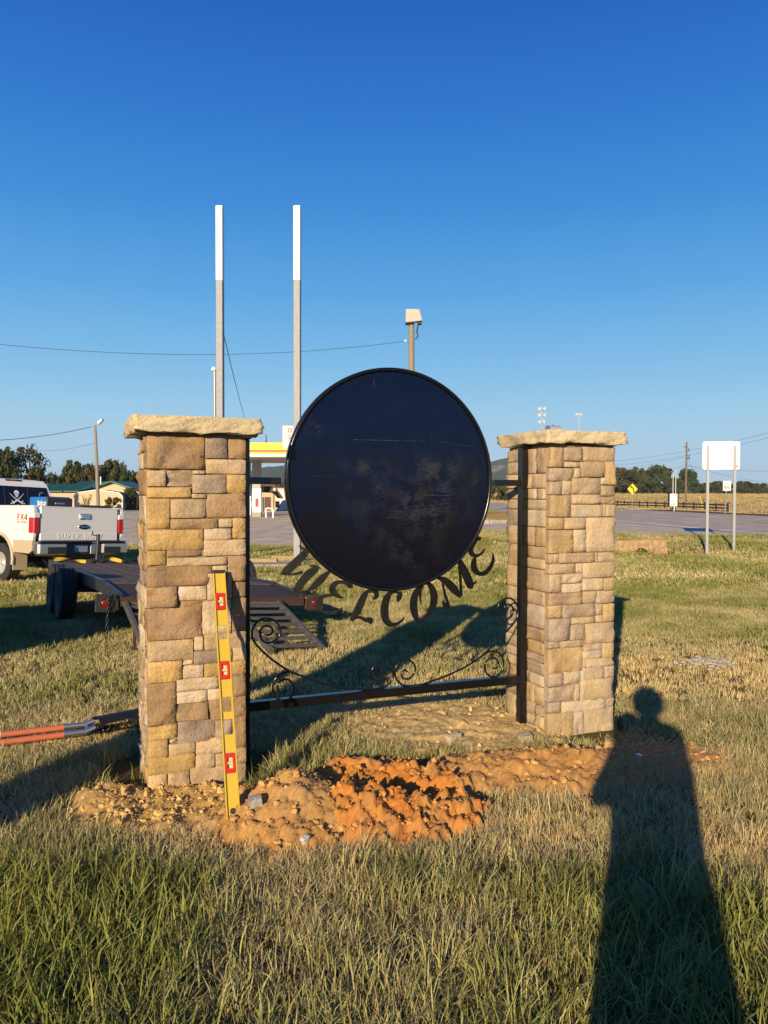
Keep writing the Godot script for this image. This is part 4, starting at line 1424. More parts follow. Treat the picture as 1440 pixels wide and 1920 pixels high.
func trailer() -> void:
	var t := thing("flatbed_trailer", "low flatbed trailer with wooden deck and lowered ramps, behind the left pillar", "trailer", V(-1.863, -0.10, 8.535), deg_to_rad(30))
	t.rotation = Vector3(-0.03, deg_to_rad(30), -0.065)
	var deck := 0.535
	var z0 := -0.9
	var z1 := -5.8
	for i in 9:
		var st := mb()
		var w := 2.0 / 9
		box(st, Vector3(-1.0 + w * (i + 0.5), deck - 0.02 + rng.randf_range(-0.004, 0.004), (z0 + z1) / 2), Vector3(w - 0.010, 0.04, z0 - z1), 0.005)
		obj("plank", st, M.plank, t)
	for k in [-1, 1]:
		var st := mb()
		box(st, Vector3(k * 1.04, deck - 0.045, (z0 + z1) / 2), Vector3(0.06, 0.15, z0 - z1), 0.006)
		bar(st, Vector3(k * 1.04, deck - 0.05, z0 - 0.02), Vector3(k * 1.04, 0.415, -0.02), 0.061, 0.14, 0.006)
		obj("side_rail", st, M.trailer_black, t)
	# the dovetail of two steel plates
	for k in 2:
		var st := mb()
		bar(st, Vector3(-0.5 + k * 1.0, deck - 0.015, z0 + 0.01), Vector3(-0.5 + k * 1.0, 0.443, -0.03), 0.985, 0.012, 0.003)
		obj("dovetail_plate", st, M.rusty, t)
	var st := mb()
	box(st, Vector3(0, 0.40, 0), Vector3(2.08, 0.10, 0.05), 0.005)
	obj("rear_beam", st, M.rusty, t)
	st = mb()
	box(st, Vector3(0, deck - 0.03, z1 - 0.03), Vector3(2.14, 0.14, 0.06), 0.006)
	obj("front_beam", st, M.trailer_black, t)
	st = mb()
	for i in 7:
		box(st, Vector3(0, deck - 0.11, -1.2 - i * 0.72), Vector3(2.0, 0.09, 0.06), 0.004)
	box(st, Vector3(-0.4, deck - 0.16, -3.2), Vector3(0.08, 0.12, 5.0), 0.004)
	box(st, Vector3(0.4, deck - 0.16, -3.2), Vector3(0.08, 0.12, 5.0), 0.004)
	for z in [-2.6, -3.47]:
		box(st, Vector3(0, 0.33, z), Vector3(2.2, 0.08, 0.08), 0.01)
	obj("chassis", st, M.trailer_black, t)
	for z in [-2.6, -3.47]:
		wheel(t, Vector3(-1.22, 0.27, z), 0.345, 0.205, 0.2, -1, M.dark_rim)
		wheel(t, Vector3(1.22, 0.43, z), 0.345, 0.205, 0.2, 1, M.dark_rim)
	# tongue and jack
	st = mb()
	bar(st, Vector3(-0.7, 0.42, z1 + 0.2), Vector3(0, 0.42, z1 - 2.5), 0.07, 0.1, 0.005)
	bar(st, Vector3(0.7, 0.42, z1 + 0.2), Vector3(0, 0.42, z1 - 2.5), 0.07, 0.1, 0.005)
	bar(st, Vector3(0, 0.42, z1 - 2.3), Vector3(0, 0.44, z1 - 2.95), 0.09, 0.09, 0.01)
	obj("tongue", st, M.trailer_black, t)
	st = mb()
	tube(st, [Vector3(0.0, 0.25, z1 - 1.75), Vector3(0, 1.02, z1 - 1.75)], 0.038, 0.038, 12)
	tube(st, [Vector3(0.0, 0.98, z1 - 1.75), Vector3(-0.10, 1.0, z1 - 1.75), Vector3(-0.11, 1.08, z1 - 1.75)], 0.012, 0.012, 6)
	obj("jack", st, M.trailer_black, t)
	# ramps
	for k in 2:
		var x0: float = -1.0 if k == 0 else 0.14
		var x1: float = -0.44 if k == 0 else 0.70
		var low := -0.04 if k == 0 else 0.04
		var ra := mb()
		var top := 0.385
		var ln := 1.28
		bar(ra, Vector3(x0, top, 0.06), Vector3(x0, low, ln), 0.04, 0.07, 0.004)
		bar(ra, Vector3(x1, top, 0.06), Vector3(x1, low, ln), 0.04, 0.07, 0.004)
		tube(ra, [Vector3(x0 - 0.03, top, 0.055), Vector3(x1 + 0.03, top, 0.055)], 0.022, 0.022, 8)
		var ramp := obj("ramp", ra, M.ramp_steel, t)
		for i in 7:
			var q := (i + 0.6) / 7.0
			var s := mb()
			box(s, Vector3((x0 + x1) / 2, lerpf(top, low, q) + 0.012, lerpf(0.06, ln, q)), Vector3(x1 - x0 - 0.04, 0.03, 0.03), 0.002, Basis(Vector3.RIGHT, 0.28))
			obj("slat", s, M.ramp_steel, ramp)
		var s2 := mb()
		bar(s2, Vector3(x0 + 0.02, 0.26, 0.4), Vector3(x0 + 0.02, low + 0.02, 0.5), 0.03, 0.03, 0.003)
		bar(s2, Vector3(x0 + 0.02, low + 0.02, 0.5), Vector3(x0 + 0.02, low + 0.08, 1.0), 0.03, 0.02, 0.003)
		obj("ramp_stand", s2, M.rusty, ramp)
	# tail lamps in their steel boxes
	for k in [-1, 1]:
		var s := mb()
		box(s, Vector3(k * 1.19, 0.385, 0.0), Vector3(0.20, 0.185, 0.05), 0.006)
		box(s, Vector3(k * 1.085, 0.37, 0.0), Vector3(0.05, 0.12, 0.05), 0.004)
		var bx := obj("lamp_box", s, M.rusty if k > 0 else M.trailer_black, t)
		s = mb()
		lathe(s, [[0.053, 0.0], [0.053, 0.012], [0.068, 0.014], [0.07, 0.0]], 28, Vector3(k * 1.19, 0.385, 0.026), Basis(Vector3.RIGHT, PI / 2))
		obj("grommet", s, M.rubber, bx)
		s = mb()
		lathe(s, [[0.0, 0.012], [0.035, 0.010], [0.052, 0.003], [0.052, 0.0], [0.0, 0.0]], 28, Vector3(k * 1.19, 0.385, 0.027), Basis(Vector3.RIGHT, PI / 2))
		obj("tail_lamp", s, M.shaded_red_lens, bx)
	# chain from the left corner
	st = mb()
	for i in 15:
		var y := 0.56 - i * 0.042
		var l := []
		for j in 10:
			var a := TAU * j / 10
			var p := Vector3(cos(a) * 0.013, sin(a) * 0.026, 0)
			if i % 2:
				p = Vector3(0, p.y, p.x)
			l.append(Vector3(-1.175, y, 0.06) + p)
		tube(st, l, 0.0045, 0.0045, 5, true)
	obj("chain", st, M.trailer_black, t)
	# ratchet strap over the front of the deck
	var sp := thing("ratchet_strap", "yellow ratchet strap lying loosely along the front of the trailer deck", "strap", t.position, 0)
	sp.rotation = t.rotation
	var pts := [Vector3(-1.02, deck + 0.05, z1 + 0.1), Vector3(-0.75, deck + 0.06, z1 + 0.05), Vector3(-0.45, deck + 0.02, z1 + 0.14), Vector3(-0.1, deck + 0.08, z1 + 0.04), Vector3(0.2, deck + 0.03, z1 + 0.1), Vector3(0.5, deck + 0.09, z1 + 0.06), Vector3(0.75, deck + 0.03, z1 + 0.05), Vector3(1.0, deck + 0.07, z1 + 0.08)]
	var c := spline(pts, 6)
	for seg in [[0, 11, M.strap, "webbing"], [11, 15, M.strap_shaded, "shaded_fold"], [15, 22, M.strap, "webbing"], [22, 29, M.strap_shaded, "fold"], [29, c.size() - 1, M.strap, "webbing"]]:
		var s := mb()
		round_(s)
		for i in range(seg[0], seg[1]):
			var tw0 := 0.7 + 0.6 * sin(i * 0.7)
			var tw1 := 0.7 + 0.6 * sin((i + 1) * 0.7)
			var u0 := Vector3(0, sin(tw0), cos(tw0)) * 0.035
			var u1 := Vector3(0, sin(tw1), cos(tw1)) * 0.035
			quad(s, c[i] - u0, c[i] + u0, c[i + 1] + u1, c[i + 1] - u1)
		obj("webbing", s, seg[2], sp)

# ------------------------------------------------------------------ truck
func truck() -> void:
	var th := deg_to_rad(54.0)
	var org := V(-6.52, -0.42, 16.5)
	var t := thing("pickup_truck", "white crew cab pickup truck with its tailgate towards the trailer, at the left edge", "pickup truck", org, th)
	t.rotation = Vector3(-0.01, th, -0.045)
	t.scale = Vector3.ONE * 1.05
	var YB := Basis(Vector3.UP, PI / 2)     # profile x runs forward (-z), pulled along x
	var side := PackedVector2Array([Vector2(0.03, 0.86), Vector2(0, 0.95), Vector2(0, 1.45), Vector2(0.03, 1.515), Vector2(0.10, 1.53), Vector2(2.38, 1.53), Vector2(2.38, 0.86), Vector2(1.79, 0.86)])
	var lowp := PackedVector2Array([Vector2(0.03, 0.86), Vector2(0.74, 0.86), Vector2(0.76, 0.62), Vector2(0.15, 0.60), Vector2(0.05, 0.66)])
	var arch := PackedVector2Array()
	for i in 13:
		var a := PI * i / 12
		arch.append(Vector2(1.27 + 0.52 * cos(a), 0.44 + 0.50 * sin(a)))
	var full := PackedVector2Array([Vector2(0.03, 0.86), Vector2(0, 0.95), Vector2(0, 1.45), Vector2(0.03, 1.515), Vector2(0.10, 1.53), Vector2(2.38, 1.53), Vector2(2.38, 0.60), Vector2(1.80, 0.60)])
	for p in arch:
		full.append(p)
	full.append(Vector2(0.74, 0.86))
	for k in [-1, 1]:
		var st := mb()
		prism(st, full, k * 0.95, k * 1.005, Vector3.ZERO, YB)
		box(st, Vector3(k * 0.94, 1.52, -1.2), Vector3(0.13, 0.045, 2.34), 0.018)
		obj("bed_side", st, M.truck_white, t)
		st = mb()
		prism(st, lowp, k * 0.94, k * 1.002, Vector3.ZERO, YB)
		obj("lower_panel", st, M.truck_tan, t)
		# flare round the wheel arch
		st = mb()
		var pts := []
		for i in 15:
			var a := -0.15 + (PI + 0.3) * i / 14
			pts.append(Vector3(k * 1.01, 0.44 + 0.53 * sin(a), -(1.27 + 0.55 * cos(a))))
		tube(st, pts, 0.035, 0.035, 8)
		obj("wheel_flare", st, M.truck_tan, t)
		# tail lamp at the corner
		st = mb()
		box(st, Vector3(k * 0.945, 1.20, -0.085), Vector3(0.145, 0.43, 0.20), 0.03)
		var lamp := obj("tail_lamp", st, M.red_lens, t)
		st = mb()
		box(st, Vector3(k * 0.948, 1.345, -0.083), Vector3(0.146, 0.115, 0.205), 0.02)
		obj("reverse_lamp", st, M.clear_lens, lamp)
		# mud flap
		st = mb()
		box(st, Vector3(k * 0.86, 0.46, -0.72), Vector3(0.30, 0.42, 0.02), 0.006)
		obj("mud_flap", st, M.truck_tan, t)
	for z in [-1.27, -5.0]:
		for k in [-1, 1]:
			wheel(t, Vector3(k * 0.86, 0.41 + k * 0.04, z), 0.405, 0.27, 0.225, k, M.alloy)
	# the bed floor, its front wall, the wheel wells
	var st := mb()
	box(st, Vector3(0, 0.93, -1.2), Vector3(1.88, 0.05, 2.3), 0.0)
	box(st, Vector3(0, 1.2, -2.34), Vector3(1.88, 0.6, 0.05), 0.0)
	obj("bed", st, M.dark_plastic, t)
	st = mb()
	box(st, Vector3(0, 0.62, -2.6), Vector3(0.9, 0.25, 5.2), 0.02)
	tube(st, [Vector3(-0.9, 0.41, -1.27), Vector3(0.9, 0.45, -1.27)], 0.06, 0.06, 8)
	tube(st, [Vector3(0.0, 0.42, -1.1), Vector3(0.0, 0.42, -1.45)], 0.17, 0.17, 10)
	obj("chassis", st, M.dark_plastic, t)
	# tailgate
	st = mb()
	box(st, Vector3(0, 1.235, -0.035), Vector3(1.735, 0.58, 0.07), 0.014)
	box(st, Vector3(0, 0.935, -0.031), Vector3(1.735, 0.165, 0.07), 0.012)
	box(st, Vector3(0, 1.522, -0.04), Vector3(1.73, 0.022, 0.09), 0.008)
	var gate := obj("tailgate", st, M.truck_white, t)
	st = mb()
	box(st, Vector3(0.08, 1.345, 0.008), Vector3(0.24, 0.12, 0.035), 0.016)
	box(st, Vector3(0.08, 1.335, 0.024), Vector3(0.17, 0.05, 0.02), 0.008)
	obj("handle", st, M.chrome, gate)
	st = mb()
	lathe(st, [[0.0, 0.012], [0.115, 0.012], [0.13, 0.006], [0.13, 0.0]], 32, Vector3(0.08, 1.135, 0.001), Basis(Vector3.RIGHT, PI / 2) * Basis.from_scale(Vector3(1, 1, 0.42)))
	var em := obj("emblem", st, M.chrome, gate)
	st = mb()
	lathe(st, [[0.0, 0.004], [0.108, 0.004], [0.112, 0.0]], 32, Vector3(0.08, 1.135, 0.0135), Basis(Vector3.RIGHT, PI / 2) * Basis.from_scale(Vector3(1, 1, 0.40)))
	obj("emblem_face", st, M.emblem_blue, em)
	text("Ford", 0.05, M.chrome, em, Vector3(0.08, 1.135, 0.018), Basis.IDENTITY, "lettering", 0.003, false, 1.3)
	text("SUPER  DUTY", 0.135, M.truck_white, gate, Vector3(0.0, 0.945, 0.006), Basis.IDENTITY, "lettering", 0.007, true, 1.25)
	# bumper
	st = mb()
	for k in [-1, 1]:
		box(st, Vector3(k * 0.70, 0.70, 0.10), Vector3(0.62, 0.26, 0.20), 0.04)
	var bump := obj("bumper", st, M.chrome, t)
	st = mb()
	for k in [-1, 1]:
		box(st, Vector3(k * 0.62, 0.67, 0.202), Vector3(0.40, 0.13, 0.012), 0.005)
	box(st, Vector3(0, 0.838, 0.10), Vector3(1.9, 0.022, 0.19), 0.006)
	box(st, Vector3(0, 0.69, 0.04), Vector3(0.8, 0.24, 0.08), 0.01)
	obj("step_pad", st, M.dark_plastic, bump)
	st = mb()
	for i in 26:
		box(st, Vector3(-0.85 + i * 0.068, 0.852, 0.11), Vector3(0.03, 0.006, 0.15), 0.002)
	obj("tread", st, M.rubber, bump)
	st = mb()
	box(st, Vector3(-0.03, 0.70, 0.085), Vector3(0.30, 0.15, 0.008), 0.003)
	obj("licence_plate", st, M.plate, bump)
	st = mb()
	box(st, Vector3(0.26, 0.69, 0.085), Vector3(0.16, 0.22, 0.02), 0.01)
	obj("step", st, M.steel, bump)
	# cab
	st = mb()
	var cab := PackedVector2Array([Vector2(2.42, 0.62), Vector2(2.42, 1.5), Vector2(5.35, 1.45), Vector2(5.35, 0.62)])
	prism(st, cab, -0.985, 0.985, Vector3.ZERO, YB)
	var hood := PackedVector2Array([Vector2(5.35, 0.6), Vector2(5.35, 1.42), Vector2(6.15, 1.34), Vector2(6.3, 1.2), Vector2(6.3, 0.6)])
	prism(st, hood, -0.97, 0.97, Vector3.ZERO, YB)
	obj("cab_body", st, M.truck_white, t)
	# the tapering greenhouse: rings at the sill and the roof
	st = mb()
	var rings := [[1.50, 0.93, 2.44, 5.3], [2.07, 0.76, 2.595, 4.45], [2.145, 0.70, 2.66, 4.30], [2.175, 0.58, 2.85, 4.1]]
	round_(st)
	var R := []
	for q in rings:
		var row := []
		for c in [[-1, 0], [1, 0], [1, 1], [-1, 1]]:
			row.append(Vector3(c[0] * q[1], q[0], -(q[2] if c[1] == 0 else q[3])))
		R.append(row)
	flat(st)
	for i in R.size() - 1:
		for k in 4:
			quad(st, R[i][k], R[i][(k + 1) % 4], R[i + 1][(k + 1) % 4], R[i + 1][k])
	quad(st, R[-1][0], R[-1][1], R[-1][2], R[-1][3])
	obj("cab_roof", st, M.truck_white, t)
	# glass set 4 mm proud of the posts
	st = mb()
	flat(st)
	var gz := func(x: float, y: float) -> Vector3:
		return Vector3(x, y, -(2.44 + (y - 1.5) / 0.57 * 0.155) + 0.012)
	quad(st, gz.call(-0.83, 1.53), gz.call(0.83, 1.53), gz.call(0.73, 2.0), gz.call(-0.73, 2.0))
	var rear := obj("rear_window", st, M.glass_dark, t)
	st = mb()
	for x in [-0.27, 0.27]:
		bar(st, gz.call(x, 1.53) + Vector3(0, 0, 0.004), gz.call(x, 2.0) + Vector3(0, 0, 0.004), 0.022, 0.012)
	obj("window_bar", st, M.dark_plastic, rear)
	for k in [-1, 1]:
		st = mb()
		flat(st)
		var sx := func(y: float) -> float:
			return k * (0.93 - (y - 1.5) / 0.57 * 0.17 + 0.01)
		quad(st, Vector3(sx.call(1.55), 1.55, -2.62), Vector3(sx.call(1.55), 1.55, -3.75), Vector3(sx.call(2.03), 2.03, -3.75), Vector3(sx.call(2.03), 2.03, -2.78))
		quad(st, Vector3(sx.call(1.55), 1.55, -3.85), Vector3(sx.call(1.55), 1.55, -4.95), Vector3(sx.call(2.03), 2.03, -4.4), Vector3(sx.call(2.03), 2.03, -3.85))
		obj("side_window", st, M.glass_dark, t)
	st = mb()
	var LB := Basis(Vector3.RIGHT, -0.7)
	box(st, Vector3(0, 2.125, -2.655), Vector3(0.38, 0.05, 0.05), 0.012, LB)
	var bl := obj("brake_lamp", st, M.dark_plastic, t)
	st = mb()
	box(st, Vector3(0, 2.13, -2.640), Vector3(0.13, 0.035, 0.05), 0.01, LB)
	obj("lens", st, M.red_lens, bl)
	# badge on the bed side
	var SB := Basis(Vector3.UP, -PI / 2)
	text("F", 0.17, M.decal_red, t, Vector3(-1.0065, 1.31, -0.56), SB, "lettering", 0.002, true, 1.2)
	text("X", 0.17, M.decal_red, t, Vector3(-1.0065, 1.31, -0.42), SB, "lettering", 0.002, true, 1.2)
	text("4", 0.17, M.decal_dark, t, Vector3(-1.0065, 1.31, -0.29), SB, "lettering", 0.002, true, 1.2)
	text("OFF ROAD", 0.075, M.decal_dark, t, Vector3(-1.0065, 1.21, -0.43), SB, "lettering", 0.002, false, 1.1)
	# white skull over crossed sabres on the rear window
	skull(t)
	# welding machine in the bed
	var w := thing("welding_machine", "blue engine driven welder with black control face standing in the truck bed", "welder", t.transform * Vector3(0.42, 0.955, -1.02), 0)
	w.rotation = Vector3(t.rotation.x, th - 0.1, t.rotation.z)
	w.scale = Vector3.ONE * 1.05
	st = mb()
	box(st, Vector3(-0.27, 0.40, -0.42), Vector3(0.54, 0.78, 0.82), 0.02)
	obj("housing", st, M.blue_paint, w)
	st = mb()
	box(st, Vector3(-0.27, 0.40, 0.0), Vector3(0.56, 0.76, 0.05), 0.012)
	box(st, Vector3(-0.27, 0.795, -0.40), Vector3(0.5, 0.02, 0.7), 0.006)
	var face := obj("control_face", st, M.dark_plastic, w)
	st = mb()
	box(st, Vector3(-0.27, 0.66, 0.027), Vector3(0.2, 0.035, 0.006), 0.002)
	for i in 3:
		box(st, Vector3(-0.42 + i * 0.14, 0.56, 0.027), Vector3(0.09, 0.04, 0.006), 0.002)
	obj("panel_label", st, M.steel, face)
	text("Bobcat", 0.15, M.decal_white, w, Vector3(-0.5435, 0.66, -0.22), SB, "lettering", 0.003, true, 0.9)
	st = mb()
	box(st, Vector3(-0.5425, 0.56, -0.22), Vector3(0.003, 0.018, 0.3), 0.0)
	obj("stripe", st, M.decal_white, w)
	st = mb()
	prism(st, PackedVector2Array([Vector2(0.38, 0.40), Vector2(0.5, 0.56), Vector2(0.47, 0.44), Vector2(0.55, 0.38)]), 0.541, 0.5435, Vector3.ZERO, Basis(Vector3(0, 0, -1), Vector3(0, 1, 0), Vector3(-1, 0, 0)))
	obj("flash", st, M.decal_red, w)
	st = mb()
	tube(st, [Vector3(-0.4, 0.80, -0.65), Vector3(-0.4, 0.87, -0.65), Vector3(-0.35, 0.89, -0.62)], 0.03, 0.03, 8)
	box(st, Vector3(-0.3, 0.83, -0.72), Vector3(0.16, 0.08, 0.1), 0.02)
	obj("exhaust", st, M.dark_plastic, w)
	# black slatted rack beside it
	var k := thing("slatted_rack", "low black slatted rack in the truck bed right of the welder", "rack", t.transform * Vector3(0.50, 1.45, -0.3), 0)
	k.rotation = t.rotation
	st = mb()
	box(st, Vector3(0, 0.115, 0.02), Vector3(0.72, 0.06, 0.05), 0.01)
	box(st, Vector3(0, -0.06, 0.10), Vector3(0.6, 0.05, 0.05), 0.01)
	obj("frame", st, M.dark_plastic, k)
	for i in 8:
		st = mb()
		bar(st, Vector3(-0.28 + i * 0.08, -0.06, 0.10), Vector3(-0.26 + i * 0.08, 0.11, 0.03), 0.035, 0.012)
		obj("slat", st, M.dark_plastic, k)

func skull(t: Node3D) -> void:
	var B := Basis(Vector3.RIGHT, -0.266)
	var st := mb()
	var D := func(x: float, y: float) -> Vector3:
		return Vector3(0.0 + x, 1.735 + y, -2.493) + B * Vector3(0, 0, 0.012) + Vector3(0, 0, -0.272 * y)
	var fan := func(pts: Array, lift: float, s: SurfaceTool) -> void:
		flat(s)
		for i in range(1, pts.size() - 1):
			tri(s, D.call(pts[0].x, pts[0].y) + Vector3(0, 0, lift), D.call(pts[i].x, pts[i].y) + Vector3(0, 0, lift), D.call(pts[i + 1].x, pts[i + 1].y) + Vector3(0, 0, lift))
	var oval := func(cx: float, cy: float, rx: float, ry: float) -> Array:
		var o := []
		for i in 18:
			o.append(Vector2(cx + rx * cos(TAU * i / 18), cy + ry * sin(TAU * i / 18)))
		return o
	fan.call(oval.call(0, 0.11, 0.058, 0.062), 0.004, st)
	fan.call([Vector2(-0.032, 0.07), Vector2(-0.028, 0.015), Vector2(0.028, 0.015), Vector2(0.032, 0.07)], 0.005, st)
	for s in [-1, 1]:
		var prev := Vector2(s * 0.16, 0.10)
		for i in range(1, 9):
			var q := i / 8.0
			var c := Vector2(s * lerpf(0.17, -0.12, q), lerpf(0.11, -0.115, q) - 0.03 * sin(PI * q) * 1.0)
			var w := 0.016 * (0.3 + q)
			fan.call([prev + Vector2(0, w), prev - Vector2(0, w), c - Vector2(0, w), c + Vector2(0, w)], 0.0055 + 0.001 * s, st)
			prev = c
		fan.call([Vector2(-s * 0.075, -0.125), Vector2(-s * 0.09, -0.14), Vector2(-s * 0.135, -0.06), Vector2(-s * 0.12, -0.05)], 0.008, st)
		fan.call(oval.call(-s * 0.145, -0.125, 0.022, 0.014), 0.0085, st)
	fan.call([Vector2(-0.13, -0.185), Vector2(-0.13, -0.20), Vector2(0.13, -0.20), Vector2(0.13, -0.185)], 0.005, st)
	fan.call(oval.call(0, -0.185, 0.03, 0.035), 0.0055, st)
	var d := obj("skull_decal", st, M.decal_white, t)
	st = mb()
	for s in [-1, 1]:
		fan.call(oval.call(s * 0.024, 0.095, 0.014, 0.015), 0.0075, st)
	fan.call([Vector2(0, 0.075), Vector2(-0.009, 0.055), Vector2(0.009, 0.055)], 0.0075, st)
	for i in 4:
		fan.call([Vector2(-0.022 + i * 0.014, 0.045), Vector2(-0.022 + i * 0.014, 0.02), Vector2(-0.019 + i * 0.014, 0.02), Vector2(-0.019 + i * 0.014, 0.045)], 0.0075, st)
	obj("decal_gap", st, M.decal_dark, d)

func added_car() -> void:
	# unseen car, added left of the view to cast the shadow over the trailer's wheels
	var c := thing("added_car", "added unseen grey car left of the view whose shadow covers the trailer's wheels", "car", V(-6.3, G(-6.3, 6.6), 6.6), 1.2)
	c.scale = Vector3(1, 0.92, 1)
	var YB := Basis(Vector3.UP, PI / 2)
	var low := PackedVector2Array([Vector2(-2.25, 0.42), Vector2(-2.2, 0.95), Vector2(-1.9, 1.02), Vector2(1.05, 1.02), Vector2(2.0, 0.9), Vector2(2.25, 0.7), Vector2(2.25, 0.35), Vector2(1.85, 0.3), Vector2(1.75, 0.55), Vector2(1.45, 0.68), Vector2(1.15, 0.55), Vector2(1.05, 0.28), Vector2(-1.0, 0.28), Vector2(-1.1, 0.55), Vector2(-1.4, 0.68), Vector2(-1.7, 0.55), Vector2(-1.8, 0.3)])
	var st := mb()
	prism(st, low, -0.88, 0.88, Vector3.ZERO, YB)
	obj("body", st, M.grey_paint, c)
	st = mb()
	prism(st, PackedVector2Array([Vector2(-2.1, 1.02), Vector2(-1.75, 1.62), Vector2(-1.5, 1.69), Vector2(0.2, 1.68), Vector2(1.0, 1.02)]), -0.74, 0.74, Vector3.ZERO, YB)
	obj("cabin", st, M.grey_paint, c)
	for k in [-1, 1]:
		st = mb()
		prism(st, PackedVector2Array([Vector2(-1.9, 1.06), Vector2(-1.6, 1.55), Vector2(0.15, 1.57), Vector2(0.8, 1.06)]), k * 0.742, k * 0.75, Vector3.ZERO, YB)
		obj("side_window", st, M.glass_dark, c)
		for z in [-1.45, 1.4]:
			wheel(c, Vector3(k * 0.78, 0.33, z), 0.33, 0.2, 0.2, k, M.alloy)

# ------------------------------------------------------------------ trees
func crown_mesh(seed_: int, blobs: int, per: int, leaf: float, open: float, col: Color) -> ArrayMesh:
	# leaf clumps spread through lobes; the crown is 2 wide, 1 high and stands on y = 0
	var r := RandomNumberGenerator.new()
	r.seed = seed_
	var tris := []
	var warm := Color(col.r * 1.3, col.g * 1.05, col.b * 0.95)
	for b in blobs:
		var a := r.randf() * TAU
		var h := r.randf()
		var reach := sqrt(maxf(0.0, 1.0 - pow(absf(h * 1.9 - 0.8), 2.4) * 0.75)) * r.randf_range(0.25, 0.85)
		var c := Vector3(cos(a) * reach, 0.08 + h * 0.76, sin(a) * reach)
		var rad := r.randf_range(0.18, 0.36) * (1.0 - 0.3 * h)
		var tint := col.lerp(warm, r.randf() * r.randf()) * r.randf_range(0.7, 1.3)
		for i in per:
			var d := Vector3(r.randfn(), r.randfn(), r.randfn()).normalized()
			var q := pow(r.randf(), 0.5)
			var p := c + d * rad * q * Vector3(1, 0.62, 1)
			if p.y < 0.01 or r.randf() < open:
				continue
			var n := (d + Vector3(r.randfn(), r.randfn(), r.randfn()) * 0.6).normalized()
			var u := n.cross(Vector3(r.randfn(), r.randfn(), r.randfn())).normalized()
			var w := n.cross(u)
			var s := leaf * r.randf_range(0.5, 1.3)
			var v := Vector3(1, 0.6, 1)
			tris.append([tint * r.randf_range(0.75, 1.25), p - u * s * v, p + w * s * 0.6 * v, p + u * s * v, p - w * s * 0.6 * v])
	var top := 0.0
	var wide := 0.0
	for t in tris:
		top = maxf(top, t[1].y)
		wide = maxf(wide, maxf(absf(t[1].x), absf(t[1].z)))
	var k := Vector3(1.0 / wide, 1.0 / top, 1.0 / wide)
	var st := mb()
	flat(st)
	for t in tris:
		st.set_color(t[0])
		tri(st, t[1] * k, t[2] * k, t[3] * k)
		tri(st, t[1] * k, t[3] * k, t[4] * k)
	st.generate_normals()
	return st.commit()

var CROWN := []
var TRUNK: ArrayMesh

func tree_kinds() -> void:
	CROWN = [
		crown_mesh(1, 44, 130, 0.075, 0.0, Color(0.058, 0.072, 0.026)),    # dense round oak
		crown_mesh(2, 34, 75, 0.055, 0.25, Color(0.06, 0.066, 0.032)),      # airy
		crown_mesh(3, 44, 120, 0.07, 0.05, Color(0.048, 0.068, 0.028)),     # dark
		crown_mesh(4, 24, 90, 0.085, 0.0, Color(0.085, 0.085, 0.03)),      # shrub, yellow green
		crown_mesh(5, 14, 40, 0.05, 0.3, Color(0.14, 0.075, 0.045)),       # twiggy, rust
		crown_mesh(6, 44, 120, 0.07, 0.05, Color(0.07, 0.068, 0.03)),    # turning oak
	]
	var st := mb()
	tube(st, [Vector3(0, -0.3, 0), Vector3(0.01, 0.3, 0.0), Vector3(-0.02, 0.62, 0.02), Vector3(0.0, 0.85, 0)], 0.07, 0.02, 7)
	for k in 5:
		var a := k * 1.3
		tube(st, [Vector3(0, 0.28 + 0.06 * k, 0), Vector3(cos(a) * 0.28, 0.5 + 0.06 * k, sin(a) * 0.28), Vector3(cos(a) * 0.6, 0.62 + 0.06 * k, sin(a) * 0.6)], 0.03, 0.008, 5)
	st.generate_normals()
	TRUNK = st.commit()

func tree(called: String, kind: int, px: float, top: float, wide: float, d: float, lift: float, label: String, category := "tree", group := "trees along the horizon") -> void:
	var foot_ := foot(px, d)
	var h := at(px, top, d).y - foot_.y
	var w := wide / FOC * d * 0.5
	var t := thing(called, label, category, foot_, px * 0.37, group)
	var c := put("crown", CROWN[kind], M.leaf, t, Vector3(0, h * lift, 0))
	c.scale = Vector3(w, h * (1.0 - lift), w)
	var k := put("trunk", TRUNK, M.bark, t)
	k.scale = Vector3(w * 0.9, h, w * 0.9)

